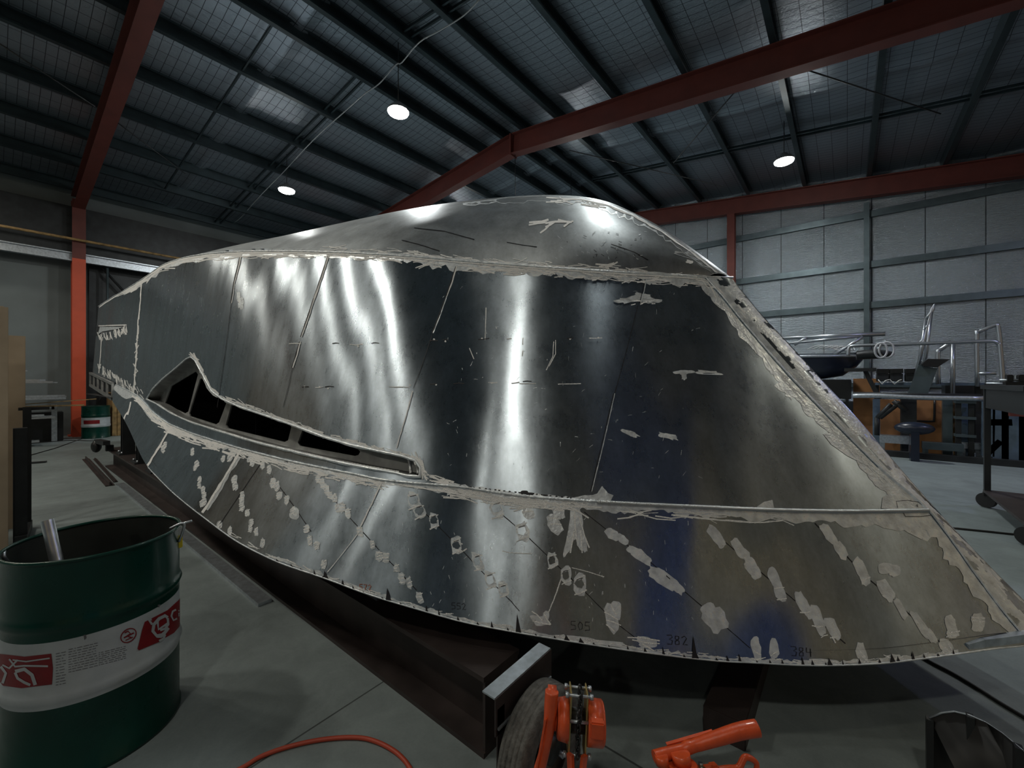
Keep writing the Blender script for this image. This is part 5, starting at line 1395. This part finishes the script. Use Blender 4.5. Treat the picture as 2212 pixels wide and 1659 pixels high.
# stainless rails, ladder, hoop
tubes('guard_rail', [[(1832, 768), (1834, 752), (1845, 747), (1905, 745), (2000, 742), (2100, 738), (2143, 737), (2156, 742), (2160, 752), (2166, 835)]], 0.035, 12.6, 'long stainless guard rail with a rounded right end in front of the foil wall', 'rail')
tubes('boarding_ladder', [[(1973, 832), (2013, 668), (2015, 669), (1999, 690)], [(1999, 690), (1982, 813)], [(2012, 674), (1994, 813)], [(1995, 713), (2006, 700)], [(1985, 742), (1995, 732)]], 0.03, 13.0, 'tall narrow ladder leaning against the foil wall, its top highest of the stored gear', 'ladder', n=2)
tubes('tube_hoop', [[(2111, 835), (2110, 722), (2112, 718), (2150, 702), (2155, 704), (2160, 740), (2168, 835)], [(2110, 807), (2152, 806)]], 0.035, 13.0, 'bent tube hoop standing at right beyond the bench, sloping top', 'frame', n=3)
tubes('davit_arm', [[(2027, 830), (2026, 762), (2030, 756), (2052, 741), (2060, 739)], [(2058, 738), (2058, 866)]], 0.04, 12.98, 'bent davit arm on a post in the middle of the stored gear', 'davit', n=3)
tubes('pipe_length', [[(1842, 855), (1900, 855), (1990, 859), (2125, 861)]], 0.05, 11.8, 'upper of two long pipes lying across the stored gear', 'pipe', 'galv')
tubes('pipe_length', [[(1842, 849), (2120, 854)]], 0.025, 11.82, 'thinner pipe lying just above the long pale one', 'pipe', 'black_steel')
tubes('pipe_length', [[(2130, 828), (2212, 830)]], 0.02, 12.4, 'thin pipe behind the bench top at the right edge', 'pipe', 'galv')
# folded swim step and floats
t = thing('swim_step', 'dark wedge-shaped step plate held on top of a grey post', 'step', P(2020, 783, Y=12.6)); L0 = t.location.copy()
bm = bmesh.new()
f = [P(x, y, Y=12.5) - L0 for x, y in ((1991, 787), (2005, 775), (2053, 776), (2038, 785), (2026, 793), (2012, 791), (1998, 792))]
A = [bm.verts.new(p) for p in f]; B = [bm.verts.new(p + Vector((0, 0.35, 0))) for p in f]
for i in range(7): bm.faces.new((A[i], A[(i + 1) % 7], B[(i + 1) % 7], B[i]))
bm.faces.new(A); bm.faces.new(B[::-1]); build('plate', bm, 'dull_black', t)
bm = bmesh.new(); a = P(1978, 860, Y=12.7) - L0; b = P(2004, 792, Y=12.7) - L0; beam(bm, a, b, 0.3, 0.1, up=(0, 1, 0)); build('strut', bm, 'girt', t)
for i, (x0, x1) in enumerate(((1893, 1919), (1921, 1949), (1955, 1981))):
    a = P(x0, 797, Y=13.3); b = P(x1, 828, Y=13.3)
    bm = bmesh.new(); box(bm, (0, 0, (a.z - b.z) * 0.34), (b.x - a.x, 0.4, (a.z - b.z) * 0.3)); box(bm, (0, 0, (a.z - b.z) * -0.1), (b.x - a.x, 0.36, (a.z - b.z) * 0.55), bev=0.01, mi=1)
    o = build('storage_bin', bm, ['dull_black', 'black_steel']); o.location = ((a.x + b.x) / 2, 13.3, (a.z + b.z) / 2)
    tag(o, ('dark open-topped bin, left one of three in a row on the shelf', 'dark open-topped bin, middle one of three in a row on the shelf', 'dark bin, right one of three in a row, beside the grey post')[i], 'bin', 'dark bins in front of the foil wall')
bm = bmesh.new(); pts = [P(x, y, Y=13.03) for x, y in ((1897, 820), (1905, 830), (1913, 822), (1922, 820), (1932, 830), (1942, 822), (1948, 820))]
tube(bm, pts, 0.012, 6); tag(build('white_line', bm, 'paper'), 'white zigzag line hanging below the dark bins', 'line')
a = P(1890, 829, Y=13.3); b = P(2120, 833, Y=13.3)
t = thing('shelf_rack', 'dark shelf rack carrying bins in front of the plywood at right', 'shelf', (a.x, 13.3, 0))
bm = bmesh.new(); box(bm, ((b.x - a.x) / 2, 0, a.z + 0.0), (b.x - a.x, 0.5, 0.06)); build('shelf_board', bm, 'blue_grey', t)
for fx in (0.02, 0.5, 0.98):
    bm = bmesh.new(); box(bm, ((b.x - a.x) * fx, 0.1, a.z / 2), (0.09, 0.09, a.z)); build('upright', bm, 'black_steel', t)
# plywood and panels standing behind
for i, (x0, y0, x1, y1, Y, m, lb) in enumerate(((1843, 818, 1900, 925, 13.9, 'ply_warm', 'orange brown plywood panel at left, behind the black stand'), (1898, 862, 1975, 905, 12.75, 'ply_warm', 'low orange brown plywood panel in the middle behind struts'),
                                               (1978, 862, 2050, 950, 12.6, 'ply_warm', 'upright orange brown plywood sheet, largest and rightmost of the three'))):
    a = P(x0, y0, Y=Y); b = P(x1, y1, Y=Y)
    bm = bmesh.new(); box(bm, ((a.x + b.x) / 2, Y, a.z / 2), (b.x - a.x, 0.03, a.z), bev=0.003); tag(build('plywood_sheet', bm, m), lb, 'plywood', 'brown plywood panels by the foil wall')
# struts, posts and cradles
def post(px, y0, Y, wd, label, m='black_steel', name='timber_post', px2=None):
    a = P(px, y0, Y=Y); bx = P(px2 or px, y0, Y=Y).x
    bm = bmesh.new(); beam(bm, (bx, Y, 0), (a.x, Y, a.z), wd, wd, up=(0, 1, 0)); tag(build(name, bm, m), label, 'post')
post(1962, 862, 12.2, 0.24, 'wide dark post left of the largest plywood sheet', 'black_steel')
post(1893, 862, 12.3, 0.12, 'slim dark post in front of the middle plywood', 'blue_grey')
post(2046, 862, 12.2, 0.14, 'dark post right of the largest plywood sheet', 'girt')
post(2060, 862, 12.3, 0.1, 'thin warm-toned post right beside the grey one', 'pallet_wood', px2=2068)
tubes('folding_trestle', [[(1895, 903), (1925, 873)], [(1900, 903), (1945, 868)], [(1930, 866), (1958, 888)], [(1895, 902), (1894, 940)]], 0.045, 11.9, 'dark folded trestle in front of the middle plywood', 'trestle', 'black_steel')
tubes('u_tube', [[(2019, 865), (2018, 905), (2013, 910), (1975, 909)]], 0.02, 12.566, 'thin bent dark tube hanging before the largest plywood', 'tube', 'dull_black', n=4)
a = P(1860, 790, Y=13.2); b = P(1893, 840, Y=13.2)
bm = bmesh.new(); beam(bm, P(1868, 800, Y=12.5), P(1900, 862, Y=12.5), 0.2, 0.08); box(bm, P(1857, 799, Y=12.4), (0.55, 0.5, 0.07)); tag(build('tilted_board', bm, 'black_steel'), 'dark board tilted below the kayak end', 'board')
# ladder-like stack / outboard shape
t = thing('step_ladder', 'dark steps with pale treads standing right of the plywood', 'ladder', P(2085, 975, Y=12.0)); L0 = t.location.copy(); L0.z = 0; t.location.z = 0
for s in (2070, 2098):
    bm = bmesh.new(); a = P(s, 862, Y=12.0); beam(bm, (a.x - L0.x, 0, 0), (a.x - L0.x, 0, a.z), 0.05, 0.08, up=(1, 0, 0)); build('side_rail', bm, 'black_steel', t)
for y in (868, 902, 940):
    a = P(2070, y, Y=12.0); b = P(2098, y, Y=12.0); bm = bmesh.new(); box(bm, ((a.x + b.x) / 2 - L0.x, 0, a.z), (b.x - a.x + 0.1, 0.25, 0.05)); build('tread', bm, 'girt', t)
bm = bmesh.new(); a = P(2075, 871, Y=12.3); b = P(2092, 935, Y=12.3); box(bm, ((a.x + b.x) / 2, 12.3, a.z / 2), (b.x - a.x, 0.2, a.z)); tag(build('grey_panel', bm, 'blue_grey'), 'narrow blue grey panel behind the dark steps', 'panel')
# low trailer beams
def lowbeam(p0, p1, Y, h, d, label, m='galv', name='trailer_beam'):
    a = P(*p0, Y=Y); b = P(*p1, Y=Y)
    bm = bmesh.new(); z = max((a.z + b.z) / 2, h / 2)
    beam(bm, (a.x, Y, z), (b.x, Y, z), d, h)
    if z - h / 2 > 0.02:
        for f in (0.08, 0.92): box(bm, (a.x + (b.x - a.x) * f, Y, (z - h / 2) / 2), (0.08, 0.08, z - h / 2))
    tag(build(name, bm, m), label, 'beam')
lowbeam((1900, 948), (1975, 950), 11.9, 0.16, 0.2, 'pale low trailer beam, left of two in front of the gear', 'galv')
lowbeam((1992, 962), (2080, 966), 11.8, 0.14, 0.2, 'pale low trailer beam, right of two in front of the gear', 'girt')
lowbeam((2075, 950), (2118, 975), 12.2, 0.12, 0.2, 'short grey beam by the foot of the dark steps', 'galv')
a = P(1938, 990, Z=0); b = P(2330, 1017, Z=0)
bm = bmesh.new(); box(bm, ((a.x + 8.0) / 2 - 1.35, 11.75, 0.07), (8.0 - a.x - 1.9, 0.12, 0.14)); bm.free()
bm = bmesh.new(); box(bm, ((a.x - 0.4 + XR) / 2, 11.72, 0.06), (XR - a.x + 0.3, 0.14, 0.12)); tag(build('floor_beam', bm, 'black_steel'), 'long low dark beam on the floor in front of all the stored gear', 'beam')
bm = bmesh.new(); bmesh.ops.create_uvsphere(bm, u_segments=16, v_segments=8, radius=0.3, matrix=Matrix.Translation(P(1975, 925, Y=11.4)) @ Matrix.Diagonal((1.0, .6, .42, 1)))
z0 = min(v.co.z for v in bm.verts); c = P(1975, 925, Y=11.4)

for f_ in bm.faces: f_.smooth = True
box(bm, (c.x, 11.4, z0 / 2 + 0.03), (0.12, 0.3, z0 + 0.06)); tag(build('outboard_cowl', bm, 'boat_dark', smooth=False), 'dark lumpy cover on a stub in front of the largest plywood', 'cover')
# blue-grey frames at the right edge
t = thing('steel_cradle', 'blue grey upright cradle frame at the right edge behind the bench', 'frame', (P(2170, 950, Y=11.9).x, 11.9, 0)); L0 = t.location.copy()
for p0, p1, wd, nm in (((2135, 868), (2133, 985), 0.16, 'upright'), ((2160, 868), (2160, 1000), 0.2, 'upright'), ((2190, 868), (2190, 1000), 0.32, 'upright'), ((2208, 868), (2208, 1000), 0.1, 'upright'), ((2133, 912), (2185, 912), 0.12, 'cross_bar'), ((2130, 980), (2160, 952), 0.1, 'diagonal')):
    a = P(*p0, Y=11.9) - L0; b = P(*p1, Y=11.9) - L0; b.z = max(b.z, 0); bm = bmesh.new(); beam(bm, a, b, wd, 0.1, up=(0, 1, 0)); build(nm, bm, 'blue_grey', t)
bm = bmesh.new(); a = P(2186, 880, Y=11.8) - L0; box(bm, (a.x + .1, -.3, a.z), (0.35, 0.1, 0.3)); build('red_block', bm, 'rafter_red', t)
a = P(2140, 868, Y=13.9)
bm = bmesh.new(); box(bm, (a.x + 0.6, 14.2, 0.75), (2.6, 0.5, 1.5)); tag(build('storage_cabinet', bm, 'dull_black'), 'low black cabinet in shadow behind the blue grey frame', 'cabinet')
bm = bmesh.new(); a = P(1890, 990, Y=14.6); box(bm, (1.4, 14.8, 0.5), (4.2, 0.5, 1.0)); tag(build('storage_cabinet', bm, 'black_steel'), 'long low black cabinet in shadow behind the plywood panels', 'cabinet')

# bench trolley
t = thing('bench_trolley', 'tall dark steel bench trolley on castors at the right edge', 'trolley', (1.36, 7.75, 0))
H = 1.5
def tb(nm, fn, m='black_steel'):
    bm = bmesh.new(); fn(bm); build(nm, bm, m, t)
LX, LY = 1.3, -1.55
tb('top', lambda bm: (box(bm, (LX / 2, LY / 2, H), (LX + 0.1, -LY + 0.1, 0.05)),))
tb('apron', lambda bm: (box(bm, (LX / 2, 0.0, H - 0.14), (LX, 0.04, 0.24)), box(bm, (0, LY / 2, H - 0.14), (0.04, -LY, 0.24))), 'dull_black')
for x, y in ((0, 0), (LX, 0), (0, LY), (LX, LY)):
    if (x, y) == (0, LY):
        pass
    bm = bmesh.new(); beam(bm, (x, y, 0.19), (x, y, H), 0.055, 0.055, up=(1, 0, 0)); lg = build('leg', bm, 'black_steel', t)
    bm = bmesh.new(); cyl(bm, (x - 0.02, y - 0.022, 0.09), (x + 0.01, y + 0.022, 0.09), 0.09, n=24); box(bm, (x, y, 0.165), (0.07, 0.06, 0.04)); build('castor', bm, 'rubber_dark', lg)
tb('lower_shelf', lambda bm: box(bm, (LX / 2, LY / 2, 0.20), (LX + 0.06, -LY + 0.06, 0.03)), 'rail_steel')
bm = bmesh.new(); box(bm, (0, 0, 0.05), (0.22, 0.16, 0.10), bev=0.01); o = build('red_box', bm, 'red_plastic'); o.location = (1.66, 6.95, 0.215); tag(o, 'red box on the lower shelf of the bench trolley', 'box')
bm = bmesh.new(); box(bm, (0, 0, 0.07), (0.18, 0.3, 0.14), bev=0.01); o = build('paper_pack', bm, 'paper'); o.location = (1.82, 7.25, 0.215); tag(o, 'white pack on the lower shelf of the bench trolley', 'pack')
t = thing('bench_vice', 'small dark vice clamped at the left end of the bench top', 'vice', (1.56, 7.65, H + 0.025))
bm = bmesh.new(); box(bm, (0, 0, 0.02), (0.16, 0.14, 0.04)); box(bm, (-.04, 0, 0.08), (0.05, 0.12, 0.09), bev=0.008); box(bm, (.05, 0, 0.08), (0.05, 0.12, 0.09), bev=0.008); build('jaws', bm, 'dull_black', t)
bm = bmesh.new(); cyl(bm, (-.12, 0, .06), (.12, 0, .06), .012, n=10); cyl(bm, (.12, -.06, .06), (.12, .06, .06), .006, n=8); build('screw', bm, 'galv', t)
bm = bmesh.new(); cyl(bm, (0, 0, 0), (0, 0, 0.08), 0.035, n=16); bmesh.ops.create_uvsphere(bm, u_segments=12, v_segments=8, radius=0.04, matrix=Matrix.Translation((0.0, 0, 0.1))); o = build('grinder_head', bm, 'black_steel', smooth=False); o.location = (1.86, 7.5, H + 0.025); tag(o, 'round dark tool standing on the bench top beside the vice', 'tool')
